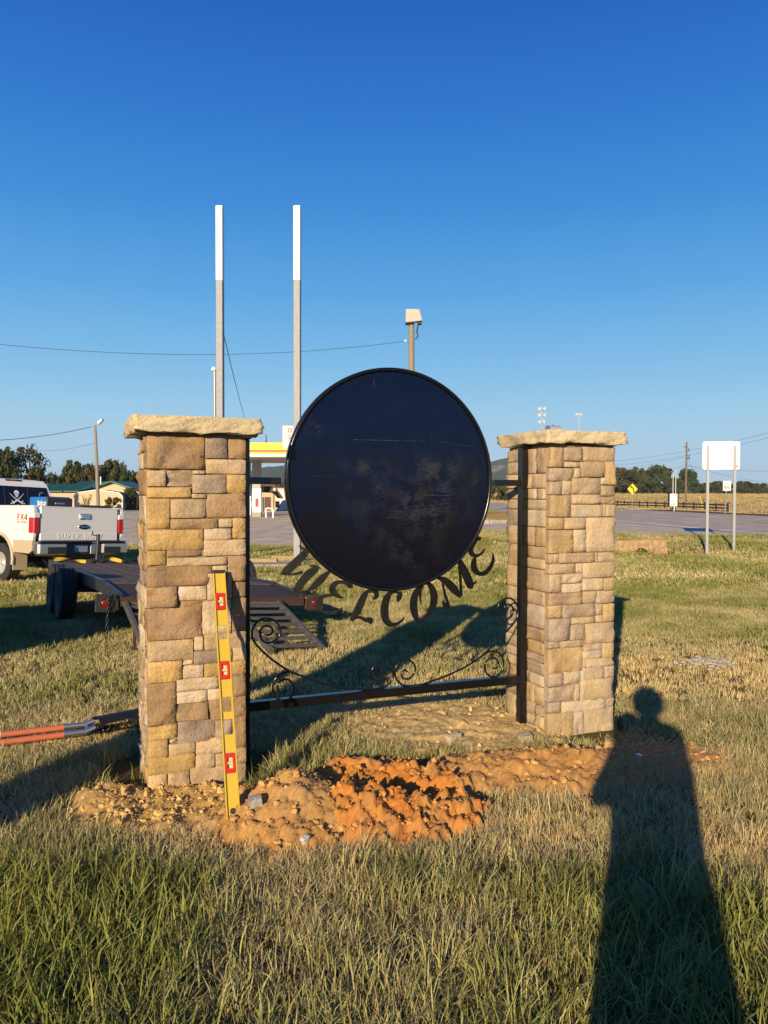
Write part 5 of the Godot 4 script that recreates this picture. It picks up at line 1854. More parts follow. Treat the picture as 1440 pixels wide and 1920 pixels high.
func trees() -> void:
	tree_kinds()
	tree("tree", 2, 8, 836, 82, 84, 0.05, "dense dark tree above the cab of the pickup at the left edge", "tree", "trees behind the green roofed building")
	tree("tree", 1, 56, 832, 80, 88, 0.12, "thin crowned tree with sky showing through, next to the dense dark tree", "tree", "trees behind the green roofed building")
	tree("tree", 5, 62, 872, 62, 86, 0.02, "low brownish tree under the thin crowned tree", "tree", "trees behind the green roofed building")
	tree("tree", 2, 98, 884, 36, 118, 0.02, "small dark tree in the gap left of the oaks", "tree", "trees behind the green roofed building")
	tree("tree", 0, 143, 861, 66, 124, 0.06, "rounded oak behind the green roof, left of the light pole", "tree", "trees behind the green roofed building")
	tree("tree", 5, 165, 866, 70, 121, 0.04, "olive brown oak right behind the light pole", "tree", "trees behind the green roofed building")
	tree("tree", 0, 207, 859, 72, 126, 0.06, "tall oak behind the gable, right of the light pole", "tree", "trees behind the green roofed building")
	tree("tree", 2, 238, 878, 50, 122, 0.03, "lower dark tree between the gable and the left pillar", "tree", "trees behind the green roofed building")
	tree("tree", 3, 120, 890, 46, 119, 0.0, "low green tree just over the long green roof", "tree", "trees behind the green roofed building")
	tree("tree", 0, 262, 884, 46, 124, 0.03, "dark tree partly hidden by the left pillar's edge", "tree", "trees behind the green roofed building")
	tree("tree", 0, 478, 893, 40, 150, 0.02, "tree behind the canopy's near column", "tree", "trees behind the filling station")
	tree("tree", 3, 505, 897, 46, 155, 0.02, "yellowish green tree seen under the canopy", "tree", "trees behind the filling station")
	tree("tree", 5, 537, 892, 44, 150, 0.02, "olive tree under the canopy beside the round panel", "tree", "trees behind the filling station")
	tree("tree", 3, 572, 895, 50, 152, 0.02, "green tree mostly behind the round panel", "tree", "trees behind the filling station")
	tree("tree", 3, 925, 906, 34, 150, 0.0, "light green bushy tree between the round panel and the right pillar", "tree", "bushes seen between the panel and the right pillar")
	tree("tree", 0, 947, 904, 36, 155, 0.0, "darker bushy tree touching the right pillar's edge", "tree", "bushes seen between the panel and the right pillar")
	tree("tree", 5, 905, 905, 30, 152, 0.0, "brownish bush half behind the round panel", "tree", "bushes seen between the panel and the right pillar")
	tree("tree", 5, 1162, 874, 74, 262, 0.0, "broad reddish oak beside the right pillar's edge", "tree", "oaks at the top of the field")
	tree("tree", 0, 1197, 875, 66, 266, 0.0, "dark oak behind the yellow curve sign", "tree", "oaks at the top of the field")
	tree("tree", 2, 1234, 870, 60, 270, 0.03, "tallest oak in the middle of the field's edge", "tree", "oaks at the top of the field")
	tree("tree", 0, 1262, 893, 44, 262, 0.0, "low oak behind the two grey pipes", "tree", "oaks at the top of the field")
	tree("tree", 2, 1287, 877, 50, 266, 0.0, "dark oak behind the utility pole", "tree", "oaks at the top of the field")
	tree("tree", 0, 1215, 893, 52, 255, 0.0, "low spreading oak in front of the tallest one", "tree", "oaks at the top of the field")
	tree("tree", 0, 1318, 905, 46, 320, 0.0, "small far oak right of the utility pole", "tree", "far trees along the field")
	tree("tree", 2, 1345, 901, 44, 325, 0.0, "small dark oak left of the speed limit sign", "tree", "far trees along the field")
	tree("tree", 3, 1370, 907, 34, 318, 0.0, "small green tree behind the speed limit sign", "tree", "far trees along the field")
	tree("tree", 0, 1398, 901, 56, 322, 0.0, "rounded far oak right of the speed limit sign", "tree", "far trees along the field")
	tree("tree", 5, 1392, 912, 36, 310, 0.0, "pale low tree in front of the rounded far oak", "tree", "far trees along the field")
	tree("tree", 2, 1428, 905, 44, 325, 0.0, "dark far oak near the right edge of the view", "tree", "far trees along the field")
	tree("tree", 4, 1440, 912, 30, 305, 0.0, "rust coloured thin tree at the right edge of the view", "tree", "far trees along the field")
	tree("tree", 3, 1466, 903, 46, 322, 0.0, "far tree at the very edge of the view", "tree", "far trees along the field")
	tree("shrub", 4, 158, 928, 12, 84, 0.0, "thin rust coloured shrub at the carport's left corner", "shrub", "shrubs before the carport")
	tree("shrub", 4, 166, 926, 22, 82, 0.0, "taller rust coloured shrub left of the light pole", "shrub", "shrubs before the carport")
	tree("shrub", 3, 212, 931, 36, 82, 0.0, "yellow green shrub before the carport's wall", "shrub", "shrubs before the carport")
	tree("shrub", 2, 246, 912, 40, 95, 0.0, "dark shrub in shade right of the carport", "shrub", "shrubs before the carport")

# ------------------------------------------------------------------ hills
func hills() -> void:
	var st := mb()
	round_(st)
	var nf := 40
	var nx := 170
	for j in nf + 1:
		for i in nx + 1:
			var f := lerpf(900.0, 2700.0, float(j) / nf)
			var s := lerpf(-0.75, 0.75, float(i) / nx)
			var x := s * f
			var a := (x - 0.165 * 2000) / 2000.0
			var b := (x + 0.105 * 2000) / 2000.0
			var crest := 80.0 * exp(-pow(a / 0.085, 2)) + 62.0 * exp(-pow(b / 0.1, 2)) + 16.0
			var rise := sm(1000.0, 2000.0, f)
			var y := crest * rise - 6.0 + 9.0 * n_big.get_noise_2d(x * 0.02, f * 0.02) * rise + 4.5 * n_mid.get_noise_2d(x * 0.2, f * 0.2) * rise
			var g := 0.5 + 0.5 * n_mid.get_noise_2d(x * 0.05, f * 0.05)
			var c := Color(0.05, 0.085, 0.03).lerp(Color(0.13, 0.135, 0.045), g)
			if s > 0.136 and s < 0.157 and y > 52 and y < 68 and n_mid.get_noise_2d(x * 0.3, f * 0.3) > -0.25:
				c = Color(0.42, 0.36, 0.28)
			st.set_color(c)
			st.add_vertex(V(x, y, f))
	for j in nf:
		for i in nx:
			var a := j * (nx + 1) + i
			for k in [a, a + 1, a + nx + 2, a, a + nx + 2, a + nx + 1]:
				st.add_index(k)
	struct(obj("hills", st, M.forest), "low wooded hills far behind")

# ------------------------------------------------------------------ poles and wires
func wire(a: Vector3, b: Vector3, drop: float, r: float, label: String) -> void:
	var st := mb()
	tube(st, sag(a, b, drop), r, r, 5)
	tag(obj("overhead_wire", st, M.wire), label, "wire", "overhead wires")

func poles() -> void:
	# two tall bare sign poles
	for k in 2:
		var px: float = [413.5, 557.5][k]
		var f_ := foot(px, 21.0)
		var top := at(px, 387, 21.0).y
		var seam := at(px, 527, 21.0).y
		var t := thing("sign_pole", ["tall square steel pole, white above grey, rising behind the left pillar", "tall square steel pole, white above grey, rising beside the round panel"][k], "pole", f_, 0.0, "tall bare sign poles")
		var st := mb()
		box(st, Vector3(0, (seam - f_.y) / 2 - 0.1, 0), Vector3(0.18, seam - f_.y + 0.2, 0.18), 0.01)
		obj("lower_shaft", st, M.pole_grey, t)
		t.rotation.y = -0.1
		st = mb()
		box(st, Vector3(0, (seam + top) / 2 - f_.y, 0), Vector3(0.186, top - seam, 0.186), 0.01)
		obj("upper_shaft", st, M.white_metal, t)
		st = mb()
		box(st, Vector3(0, 0.05, 0), Vector3(0.42, 0.04, 0.42), 0.01)
		for q in 4:
			tube(st, [Vector3((q % 2 - 0.5) * 0.3, 0.06, (q / 2 - 0.5) * 0.3), Vector3((q % 2 - 0.5) * 0.3, 0.13, (q / 2 - 0.5) * 0.3)], 0.015, 0.015, 6)
		obj("base_plate", st, M.galvanised, t)
	# service mast beside the left pole
	var mf := foot(403, 22.5)
	var mt := at(402, 694, 22.5).y - mf.y
	var m := thing("service_mast", "short grey conduit mast with a weather cap just left of the left sign pole", "mast", mf)
	var st := mb()
	tube(st, [Vector3(0, 0, 0), Vector3(0, mt, 0)], 0.045, 0.045, 10)
	obj("conduit", st, M.galvanised, m)
	st = mb()
	box(st, Vector3(0.085, mt / 2 + 0.4, 0.03), Vector3(0.07, mt - 0.8, 0.07), 0.005)
	obj("riser", st, M.brown_wood, m)
	st = mb()
	lathe(st, [[0.0, 0.13], [0.05, 0.12], [0.085, 0.06], [0.08, 0.0], [0.0, 0.0]], 12, Vector3(-0.02, mt - 0.03, 0))
	obj("weather_cap", st, M.white_metal, m)
	# wooden pole with the flood light box, behind the panel
	var ff := foot(770, 38)
	var fh := at(770, 592, 38).y - ff.y
	var p := thing("floodlight_pole", "tall wooden pole with a boxy floodlight on top, behind the round panel", "pole", ff)
	st = mb()
	tube(st, [Vector3.ZERO, Vector3(0.03, fh * 0.5, 0), Vector3(0, fh, 0)], 0.19, 0.135, 12)
	obj("shaft", st, M.pole_wood, p)
	st = mb()
	prism(st, PackedVector2Array([Vector2(-0.36, -0.30), Vector2(-0.36, 0.33), Vector2(0.28, 0.33), Vector2(0.42, -0.18), Vector2(0.38, -0.22)]), -0.25, 0.12, Vector3(0.08, fh - 0.1, 0.28))
	var lb := obj("floodlight", st, M.grey_box, p)
	st = mb()
	box(st, Vector3(0.4, fh - 0.38, 0.15), Vector3(0.2, 0.18, 0.3), 0.03)
	box(st, Vector3(-0.22, fh - 0.42, 0.15), Vector3(0.15, 0.12, 0.25), 0.03)
	box(st, Vector3(0.26, fh + 0.25, 0.2), Vector3(0.14, 0.06, 0.2), 0.01)
	obj("bracket", st, M.dark_plastic, lb)
	st = mb()
	tube(st, [Vector3(0.32, fh - 0.5, 0.05), Vector3(0.27, fh - 0.8, 0.05), Vector3(0.33, fh - 1.0, 0.05), Vector3(0.2, fh - 1.15, 0.05)], 0.045, 0.03, 6)
	obj("cable_loop", st, M.wire, p)
	st = mb()
	lathe(st, [[0.0, 0.1], [0.05, 0.08], [0.07, 0.0], [0.0, -0.02]], 8, Vector3(-0.28, fh - 1.28, 0.1))
	obj("insulator", st, M.white_metal, p)
	# the leaning light pole before the carport
	var a := foot(184.5, 52)
	var topl := at(178, 797, 52) - a
	var l := thing("light_pole", "leaning wooden pole with a street light arm, before the cream carport", "pole", a)
	st = mb()
	tube(st, [Vector3(0, -0.2, 0), topl * 0.6 + Vector3(0.03, 0, 0), topl], 0.13, 0.085, 10)
	obj("shaft", st, M.pole_wood, l)
	st = mb()
	tube(st, [topl - Vector3(0, 0.22, 0), topl + Vector3(0.2, -0.2, 0.05), topl + Vector3(0.33, 0.05, 0.08)], 0.025, 0.025, 6)
	obj("arm", st, M.galvanised, l)
	st = mb()
	box(st, topl + Vector3(0.40, 0.24, 0.08), Vector3(0.42, 0.2, 0.3), 0.04, Basis(Vector3.BACK, 0.75))
	obj("lamp_head", st, M.galvanised, l)
	# utility pole behind the gable with a transformer
	var u := foot(221.5, 135)
	var uh := at(221.5, 861, 135).y - u.y
	var up := thing("utility_pole", "brown utility pole with a grey transformer among the oaks behind the gable", "pole", u)
	st = mb()
	tube(st, [Vector3.ZERO, Vector3(0, uh, 0)], 0.17, 0.12, 8)
	obj("shaft", st, M.brown_wood, up)
	st = mb()
	tube(st, [Vector3(-0.42, uh - 2.6, 0.2), Vector3(-0.42, uh - 1.5, 0.2)], 0.27, 0.27, 10)
	obj("transformer", st, M.galvanised, up)
	# utility pole on the right
	var rp := foot(1285.5, 100)
	var rh := at(1287, 829, 100).y - rp.y
	var r := thing("utility_pole", "brown wooden utility pole beyond the highway, left of the white two post sign", "pole", rp)
	st = mb()
	tube(st, [Vector3.ZERO, Vector3(0.05, rh, 0)], 0.15, 0.11, 8)
	obj("shaft", st, M.brown_wood, r)
	st = mb()
	tube(st, [Vector3(0.3, rh - 1.25, 0.1), Vector3(0.3, rh - 0.75, 0.1)], 0.06, 0.05, 6)
	tube(st, [Vector3(0.36, rh - 2.0, 0.1), Vector3(0.36, rh - 1.6, 0.1)], 0.06, 0.05, 6)
	box(st, Vector3(-0.2, rh - 0.6, 0.1), Vector3(0.35, 0.08, 0.08), 0.01)
	box(st, Vector3(0.2, rh - 2.1, 0.1), Vector3(0.5, 0.1, 0.08), 0.01)
	obj("insulators", st, M.wire, r)
	# guy wire guard
	st = mb()
	tube(st, [foot(1322, 98) , at(1312, 930, 98.5)], 0.04, 0.04, 6)
	tag(obj("guy_guard", st, M.sign_yellow), "pale sleeve on the guy wire right of the right utility pole", "guy guard")
	wire(at(1312, 930, 98.5), at(1288, 850, 100), 0.0, 0.012, "guy wire running down right of the right utility pole")
	wire(at(1284, 857, 100), at(1120, 876, 150), 0.6, 0.012, "upper wire from the right utility pole towards the right pillar")
	wire(at(1284, 873, 100), at(1120, 895, 150), 0.6, 0.012, "lower wire from the right utility pole towards the right pillar")
	wire(at(1289, 872, 100), at(1500, 912, 85), 0.4, 0.012, "wire sloping down to the right edge below the white sign")
	wire(at(1289, 873, 100), at(1500, 882, 70), 0.3, 0.012, "nearly level wire behind the white sign")
	wire(at(1100, 866, 140), at(1500, 797, 60), 0.8, 0.012, "faint wire rising to the right above the white sign")
	wire(at(1100, 874, 140), at(1500, 806, 60), 0.8, 0.012, "second faint wire rising to the right above the white sign")
	wire(at(756, 640, 38), at(-140, 630, 30), 0.68, 0.010, "long sagging wire across the sky to the floodlight pole")
	wire(at(172, 800, 52), at(-260, 815, 40), 0.62, 0.018, "wire from the light pole to the left edge")
	wire(at(178, 830, 52), at(60, 843, 80), 0.3, 0.012, "faint wire below the light pole's upper wire")
	wire(at(419, 625, 21), at(470, 815, 58), 0.3, 0.012, "thin cable slanting from the left sign pole down to the canopy")
	var wp := foot(-140, 30)
	var wh := at(-140, 622, 30).y - wp.y
	var wt := thing("utility_pole", "plain wooden pole past the left edge that holds the long sagging wire", "pole", wp)
	st = mb()
	tube(st, [Vector3.ZERO, Vector3(0, wh, 0)], 0.16, 0.11, 8)
	obj("shaft", st, M.pole_wood, wt)
	# antenna masts far off
	for k in 2:
		var px: float = [1014.5, 1084.0][k]
		var d: float = [500.0, 600.0][k]
		var top: float = [765.0, 775.0][k]
		var b := V((px - 720) / FOC * d, 0, d)
		var h := at(px, top, d).y
		var t := thing("antenna_mast", ["lattice cell mast with three rings of antennas above the right pillar's cap", "thin cell mast with a single ring of antennas, right of the silver case"][k], "antenna mast", b, 0.0, "cell masts on the horizon")
		st = mb()
		var w: float = [0.75, 0.45][k]
		for q in 3:
			var an := TAU * q / 3
			tube(st, [Vector3(cos(an) * w, 0, sin(an) * w), Vector3(cos(an) * w * 0.7, h, sin(an) * w * 0.7)], 0.16, 0.12, 5)
		var y := 20.0
		var flip := 0
		while y < h - 2:
			for q in 3:
				var an := TAU * q / 3
				var bn := TAU * (q + 1) / 3
				tube(st, [Vector3(cos(an) * w * 0.8, y, sin(an) * w * 0.8), Vector3(cos(bn) * w * 0.8, y + 2.0, sin(bn) * w * 0.8)], 0.07, 0.07, 4)
			y += 2.0
		obj("lattice", st, M.steel, t)
		for ring in ([0.5, 4.5, 9.0] if k == 0 else [0.8]):
			st = mb()
			for q in 6:
				var an := TAU * q / 6
				var rr := 2.2 if ring < 5 else 1.8
				box(st, Vector3(cos(an) * rr, h - ring, sin(an) * rr), Vector3(0.4, 1.9, 0.4), 0.05)
				tube(st, [Vector3(0, h - ring, 0), Vector3(cos(an) * rr, h - ring, sin(an) * rr)], 0.07, 0.07, 4)
			obj("antenna_ring", st, M.white_metal, t)

# ------------------------------------------------------------------ road signs, fences
func arrow(st: SurfaceTool, B: Transform3D, s: float) -> void:
	flat(st)
	var path := [Vector2(0.12, -0.30), Vector2(0.12, -0.12), Vector2(0.09, 0.0), Vector2(0.02, 0.09), Vector2(-0.10, 0.17)]
	for i in path.size() - 1:
		var d: Vector2 = (path[i + 1] - path[i]).normalized().orthogonal() * 0.055
		quad(st, B * Vector3((path[i].x - d.x) * s, (path[i].y - d.y) * s, 0), B * Vector3((path[i].x + d.x) * s, (path[i].y + d.y) * s, 0), B * Vector3((path[i + 1].x + d.x) * s, (path[i + 1].y + d.y) * s, 0.0005), B * Vector3((path[i + 1].x - d.x) * s, (path[i + 1].y - d.y) * s, 0.0005))
	tri(st, B * Vector3(-0.25 * s, 0.22 * s, 0.001), B * Vector3(-0.06 * s, 0.30 * s, 0.001), B * Vector3(-0.13 * s, 0.06 * s, 0.001))

func road_signs() -> void:
	# the big white sign on two posts
	var c := at(1353, 854, 20.0)
	var t := thing("road_sign", "large white rectangular sign on two galvanised posts, seen from behind near the right edge", "road sign", Vector3(c.x, 0, c.z), -0.1)
	var st := mb()
	var w := 0.93
	var h := 0.72
	var poly := PackedVector2Array()
	for k in 4:
		var cx := (w / 2 - 0.05) * (1 if k in [0, 3] else -1)
		var cy := (h / 2 - 0.05) * (1 if k < 2 else -1)
		for i in 5:
			var a := PI / 2 * k + PI / 2 * i / 4
			poly.append(Vector2(cx + 0.05 * cos(a), cy + 0.05 * sin(a)))
	prism(st, poly, -0.004, 0.0, Vector3(0, c.y, -0.03))
	obj("sign_panel", st, M.sign_back, t)
	for k in [-1, 1]:
		st = mb()
		var x: float = -0.335 if k < 0 else 0.335
		var z := 0.0
		var base := G(c.x + x, -c.z) - 0.1
		var top := c.y + h / 2 - 0.11
		box(st, Vector3(x, (base + top) / 2, z), Vector3(0.05, top - base, 0.012), 0.002)
		for q in [-1, 1]:
			box(st, Vector3(x + q * 0.028, (base + top) / 2, z - 0.012), Vector3(0.012, top - base, 0.034), 0.002)
		obj("post", st, M.galvanised, t)
		st = mb()
		for y in [c.y - 0.22, base + 0.4]:
			tube(st, [Vector3(x, y, 0.0), Vector3(x, y, 0.016)], 0.012, 0.012, 6)
		obj("bolt", st, M.steel, t)
	st = mb()
	box(st, Vector3(0.40, c.y - 0.28, -0.027), Vector3(0.035, 0.06, 0.003), 0.0)
	obj("sticker", st, M.orange, t)
	# curve warning
	c = at(1185, 917, 64)
	var f_ := foot(1185, 64)
	t = thing("road_sign", "yellow diamond warning sign with a black arrow bending left", "road sign", f_, 0.2)
	var y := c.y - f_.y
	st = mb()
	var s := 0.66
	box(st, Vector3(0, y, 0.05), Vector3(s, s, 0.006), 0.0, Basis(Vector3.BACK, PI / 4))
	var pl := obj("sign_panel", st, M.canopy_yellow, t)
	st = mb()
	arrow(st, Transform3D(Basis.IDENTITY, Vector3(0, y, 0.057)), 1.0)
	obj("arrow", st, M.decal_dark, pl)
	st = mb()
	box(st, Vector3(0, y / 2 - 0.1, 0), Vector3(0.06, y + 0.9, 0.05), 0.005)
	obj("post", st, M.galvanised, t)
	# speed limit
	c = at(1362.5, 911, 52)
	f_ = foot(1359, 52)
	t = thing("road_sign", "white speed limit 55 sign beyond the highway, behind the large sign's posts", "road sign", Vector3(c.x, f_.y, c.z), 0.0)
	y = c.y - f_.y
	st = mb()
	box(st, Vector3(0, y, 0.04), Vector3(0.53, 0.66, 0.006), 0.0)
	pl = obj("sign_panel", st, M.white_paint, t)
	text("55", 0.31, M.decal_dark, pl, Vector3(0, y - 0.13, 0.045), Basis.IDENTITY, "number", 0.004, true, 1.2)
	text("SPEED", 0.115, M.decal_dark, pl, Vector3(0, y + 0.22, 0.045), Basis.IDENTITY, "lettering", 0.003, false, 1.2)
	text("LIMIT", 0.115, M.decal_dark, pl, Vector3(0, y + 0.09, 0.045), Basis.IDENTITY, "lettering", 0.003, false, 1.2)
	st = mb()
	bar(st, Vector3(-0.10, -0.1, 0), Vector3(0.0, y + 0.3, 0), 0.07, 0.05, 0.005)
	obj("post", st, M.galvanised, t)
	# white notice board with its two pipes
	f_ = foot(1264, 58)
	c = at(1262.5, 937.5, 58)
	y = c.y - f_.y
	t = thing("notice_board", "white notice board with a black diagram and dark sides, left of the right utility pole", "notice board", Vector3(c.x, f_.y, c.z), 0.15)
	st = mb()
	box(st, Vector3(0, y, 0), Vector3(0.60, 0.94, 0.10), 0.005)
	var bd := obj("board", st, M.white_paint, t)
	st = mb()
	for k in [-1, 1]:
		box(st, Vector3(k * 0.355, y, -0.02), Vector3(0.11, 1.02, 0.12), 0.01)
	obj("side_post", st, M.dark_plastic, t)
	st = mb()
	bar(st, Vector3(0.03, -0.2, 0.03), Vector3(0.08, y - 0.45, 0.03), 0.12, 0.04, 0.005)
	obj("leg", st, M.white_paint, t)
	st = mb()
	bar(st, Vector3(-0.15, y + 0.12, 0.053), Vector3(-0.15, y + 0.32, 0.053), 0.03, 0.004)
	bar(st, Vector3(-0.15, y + 0.12, 0.054), Vector3(-0.02, y + 0.02, 0.054), 0.03, 0.004)
	bar(st, Vector3(-0.02, y - 0.05, 0.055), Vector3(-0.02, y + 0.3, 0.055), 0.03, 0.004)
	box(st, Vector3(0.16, y + 0.38, 0.053), Vector3(0.14, 0.06, 0.004))
	box(st, Vector3(-0.12, y - 0.08, 0.053), Vector3(0.14, 0.04, 0.004))
	for i in 5:
		box(st, Vector3(-0.05, y - 0.26 - i * 0.035, 0.053), Vector3(0.36, 0.014, 0.004))
	obj("print", st, M.decal_dark, bd)
	for k in 2:
		var px: float = [1261.5, 1266.5][k]
		f_ = foot(px, 61)
		var top := at(px, [887.0, 884.0][k], 61).y - f_.y
		t = thing("vent_pipe", ["left one of the two slim grey pipes standing behind the notice board", "right, slightly taller one of the two slim grey pipes behind the notice board"][k], "pipe", f_, 0.0, "slim pipes behind the notice board")
		st = mb()
		tube(st, [Vector3(0, -0.2, 0), Vector3(0, top, 0)], 0.045, 0.045, 8)
		obj("shaft", st, M.galvanised, t)
		st = mb()
		tube(st, [Vector3(0, top, 0), Vector3(0, top + 0.08, 0)], 0.06, 0.06, 8)
		obj("pipe_cap", st, M.galvanised, t)

func fence_run(t: Node3D, a: Vector2, b: Vector2, bays: int, tall: float, rails: int, post: Material, rail: Material, pw: float, rh: float, skip := 1) -> void:
	var prev := Vector3.ZERO
	for i in bays + 1:
		var q := a.lerp(b, float(i) / bays)
		var p := V(q.x, G(q.x, q.y), q.y) - t.position
		if i % skip == 0:
			var st := mb()
			box(st, p + Vector3(0, tall / 2, 0), Vector3(pw, tall + 0.25, pw), 0.01)
			obj("post", st, post, t)
		if i > 0:
			for k in rails:
				var y := tall * (0.16 + 0.76 * k / (rails - 1))
				var st := mb()
				bar(st, prev + Vector3(0, y, 0.06), p + Vector3(0, y, 0.06), 0.035, rh)
				obj("rail", st, rail, t)
		prev = p

func fences() -> void:
	var a := Vector2((1090 - 720) / FOC * 122, 122)
	var b := Vector2((1365 - 720) / FOC * 80, 80)
	var t := thing("board_fence", "black four board fence beyond the highway, sinking behind the road verge", "fence", V(a.x, G(a.x, a.y), a.y))
	fence_run(t, a, b, 18, 1.3, 4, M.fence_black, M.fence_black, 0.13, 0.16)
	a = Vector2((1290 - 720) / FOC * 132, 132)
	b = Vector2((1490 - 720) / FOC * 126, 126)
	t = thing("post_fence", "brown rail fence with pale wooden posts below the field at the right edge", "fence", V(a.x, G(a.x, a.y), a.y))
	fence_run(t, a, b, 10, 1.35, 4, M.fence_wood, M.brown_wood, 0.2, 0.09)

# ------------------------------------------------------------------ filling station and houses
func station() -> void:
	var d := 60.0
	var c := thing("station_canopy", "filling station canopy with a yellow fascia and red stripe, beside the round panel", "canopy", V(-8.2, G(-8, 62), d))
	var y0 := at(500, 856, d).y - c.position.y
	var y1 := at(500, 830, d).y - c.position.y
	var st := mb()
	var hh := y1 - y0
	box(st, Vector3(0, y0 + hh * 0.60, -6), Vector3(12.0, hh * 0.80, 12.0), 0.0)
	obj("fascia", st, M.canopy_yellow, c)
	st = mb()
	box(st, Vector3(0, y0 + hh * 0.095, -6), Vector3(12.02, hh * 0.19, 12.02), 0.0)
	obj("lower_band", st, M.white_paint, c)
	st = mb()
	box(st, Vector3(0, y0 + hh * 0.40, -6), Vector3(12.03, hh * 0.15, 12.03), 0.0)
	obj("stripe", st, M.canopy_red, c)
	st = mb()
	box(st, Vector3(0, y0 - 0.02, -6), Vector3(11.9, 0.05, 11.9), 0.0)
	obj("soffit", st, M.canopy_under, c)
	for q in [[481.5, 66.0], [590, 66.0], [462, 69.0]]:
		st = mb()
		var x: float = (q[0] - 720) / FOC * q[1] + 8.2
		box(st, Vector3(x, y0 / 2, d - q[1]), Vector3(0.74, y0 + 0.2, 0.5), 0.02)
		obj("column", st, M.grey_paint, c)
	st = mb()
	tube(st, [Vector3(at(498, 830, d).x + 8.2, y1, -0.3), Vector3(at(498, 830, d).x + 8.2, y1 + 0.65, -0.3)], 0.05, 0.03, 6)
	box(st, Vector3(at(498, 830, d).x + 8.2, y1 + 0.12, -0.3), Vector3(0.1, 0.2, 0.1), 0.01)
	obj("aerial", st, M.dark_plastic, c)
	# pump
	var f_ := foot(482, 63)
	var p := thing("fuel_pump", "white fuel pump cabinet with a red panel under the canopy", "fuel pump", f_)
	st = mb()
	box(st, Vector3(0, 1.33, 0), Vector3(0.72, 1.95, 0.5), 0.03)
	obj("cabinet", st, M.white_paint, p)
	st = mb()
	box(st, Vector3(0, 0.18, 0), Vector3(0.72, 0.36, 0.52), 0.01)
	obj("plinth", st, M.concrete, p)
	st = mb()
	box(st, Vector3(0.03, 1.15, 0.255), Vector3(0.26, 0.68, 0.02), 0.04)
	obj("red_panel", st, M.red_plastic, p)
	st = mb()
	box(st, Vector3(-0.55, 0.9, 0.05), Vector3(0.2, 1.6, 0.2), 0.03)
	tube(st, spline([Vector3(-0.5, 1.5, 0.2), Vector3(-0.42, 0.7, 0.35), Vector3(-0.38, 1.3, 0.28)], 5), 0.025, 0.025, 6)
	obj("hose_post", st, M.galvanised, p)
	# hoop of white pipe
	f_ = foot(503, 60)
	p = thing("pipe_hoop", "white pipe hoop guarding the pump island", "guard rail", f_)
	st = mb()
	tube(st, spline([Vector3(-0.35, -0.1, -1.2), Vector3(-0.35, 0.62, -1.1), Vector3(-0.2, 0.72, -0.9), Vector3(0.1, 0.72, -0.4), Vector3(0.3, 0.70, 0.0), Vector3(0.38, 0.55, 0.05), Vector3(0.38, -0.1, 0.05)], 5), 0.07, 0.07, 8)
	obj("hoop", st, M.white_paint, p)
	# price sign
	var s := at(546, 820, 57)
	p = thing("price_sign", "pale pink sign with red letters over the canopy, half behind the round panel", "sign", Vector3(s.x, G(s.x, 57), s.z))
	var sy := s.y - p.position.y
	st = mb()
	box(st, Vector3(0.1, sy, 0), Vector3(1.45, 1.7, 0.2), 0.02)
	var bd := obj("board", st, M.sign_pink, p)
	text("O", 0.46, M.sign_red, bd, Vector3(-0.08, sy + 0.50, 0.104), Basis.IDENTITY, "letter", 0.01, true, 1.0)
	text("S", 0.40, M.sign_red, bd, Vector3(-0.10, sy + 0.0, 0.104), Basis.IDENTITY, "letter", 0.01, true, 1.0)
	st = mb()
	box(st, Vector3(0.1, (sy - 0.8) / 2, 0), Vector3(0.2, sy - 0.8, 0.15), 0.01)
	obj("post", st, M.grey_paint, p)
	# brown roofed kiosk
	f_ = foot(500, 86)
	p = thing("brown_house", "small house with a steep brown roof behind the fuel pump", "house", f_, 0.25)
	st = mb()
	box(st, Vector3(0, 1.0, -1.5), Vector3(1.5, 2.2, 3.0), 0.0)
	obj("wall", st, M.cream_wall, p)
	st = mb()
	prism(st, PackedVector2Array([Vector2(-1.9, 1.7), Vector2(-0.6, 3.1), Vector2(0.6, 3.1), Vector2(1.8, 1.5), Vector2(1.65, 1.45), Vector2(0.6, 2.8), Vector2(-0.6, 2.8), Vector2(-1.8, 1.55)]), -4.0, 0.7)
	var rf := obj("roof", st, M.brown_roof, p)
	st = mb()
	prism(st, PackedVector2Array([Vector2(0.3, 2.2), Vector2(0.75, 3.3), Vector2(1.2, 2.2)]), 0.0, 0.9)
	obj("dormer", st, M.brown_roof, rf)
	st = mb()
	for x in [-0.7, 0.85]:
		st = mb()
		box(st, Vector3(x, 0.85, 0.5), Vector3(0.12, 1.8, 0.12), 0.01)
		obj("porch_post", st, M.cream_wall, p)
	st = mb()
	box(st, Vector3(0.1, 0.85, 0.01), Vector3(0.7, 1.5, 0.03), 0.0)
	obj("door", st, M.brown_roof, p)
	st = mb()
	box(st, Vector3(0.75, 2.45, 0.93), Vector3(0.25, 0.25, 0.03), 0.0)
	obj("window", st, M.white_paint, p)
	# white building
	f_ = foot(531, 96)
	p = thing("white_building", "low white building beside the brown roofed house, next to the round panel", "building", f_, -0.1)
	st = mb()
	box(st, Vector3(0.4, 1.2, -4), Vector3(3.0, 2.9, 8.0), 0.0)
	obj("wall", st, M.white_wall, p)
	st = mb()
	box(st, Vector3(0.4, 2.72, -4), Vector3(3.2, 0.14, 8.2), 0.0)
	obj("roof", st, M.grey_paint, p)
	st = mb()
	box(st, Vector3(0.75, 1.3, 0.02), Vector3(0.2, 2.6, 0.05), 0.0)
	obj("downpipe", st, M.cream_wall, p)
	for x in [-0.75, 1.3]:
		st = mb()
		box(st, Vector3(x, 0.75, 0.01), Vector3(0.55, 0.8, 0.04), 0.0)
		obj("window", st, M.glass_dark, p)
	# low chain link panel before it
	var fa := foot(528, 90)
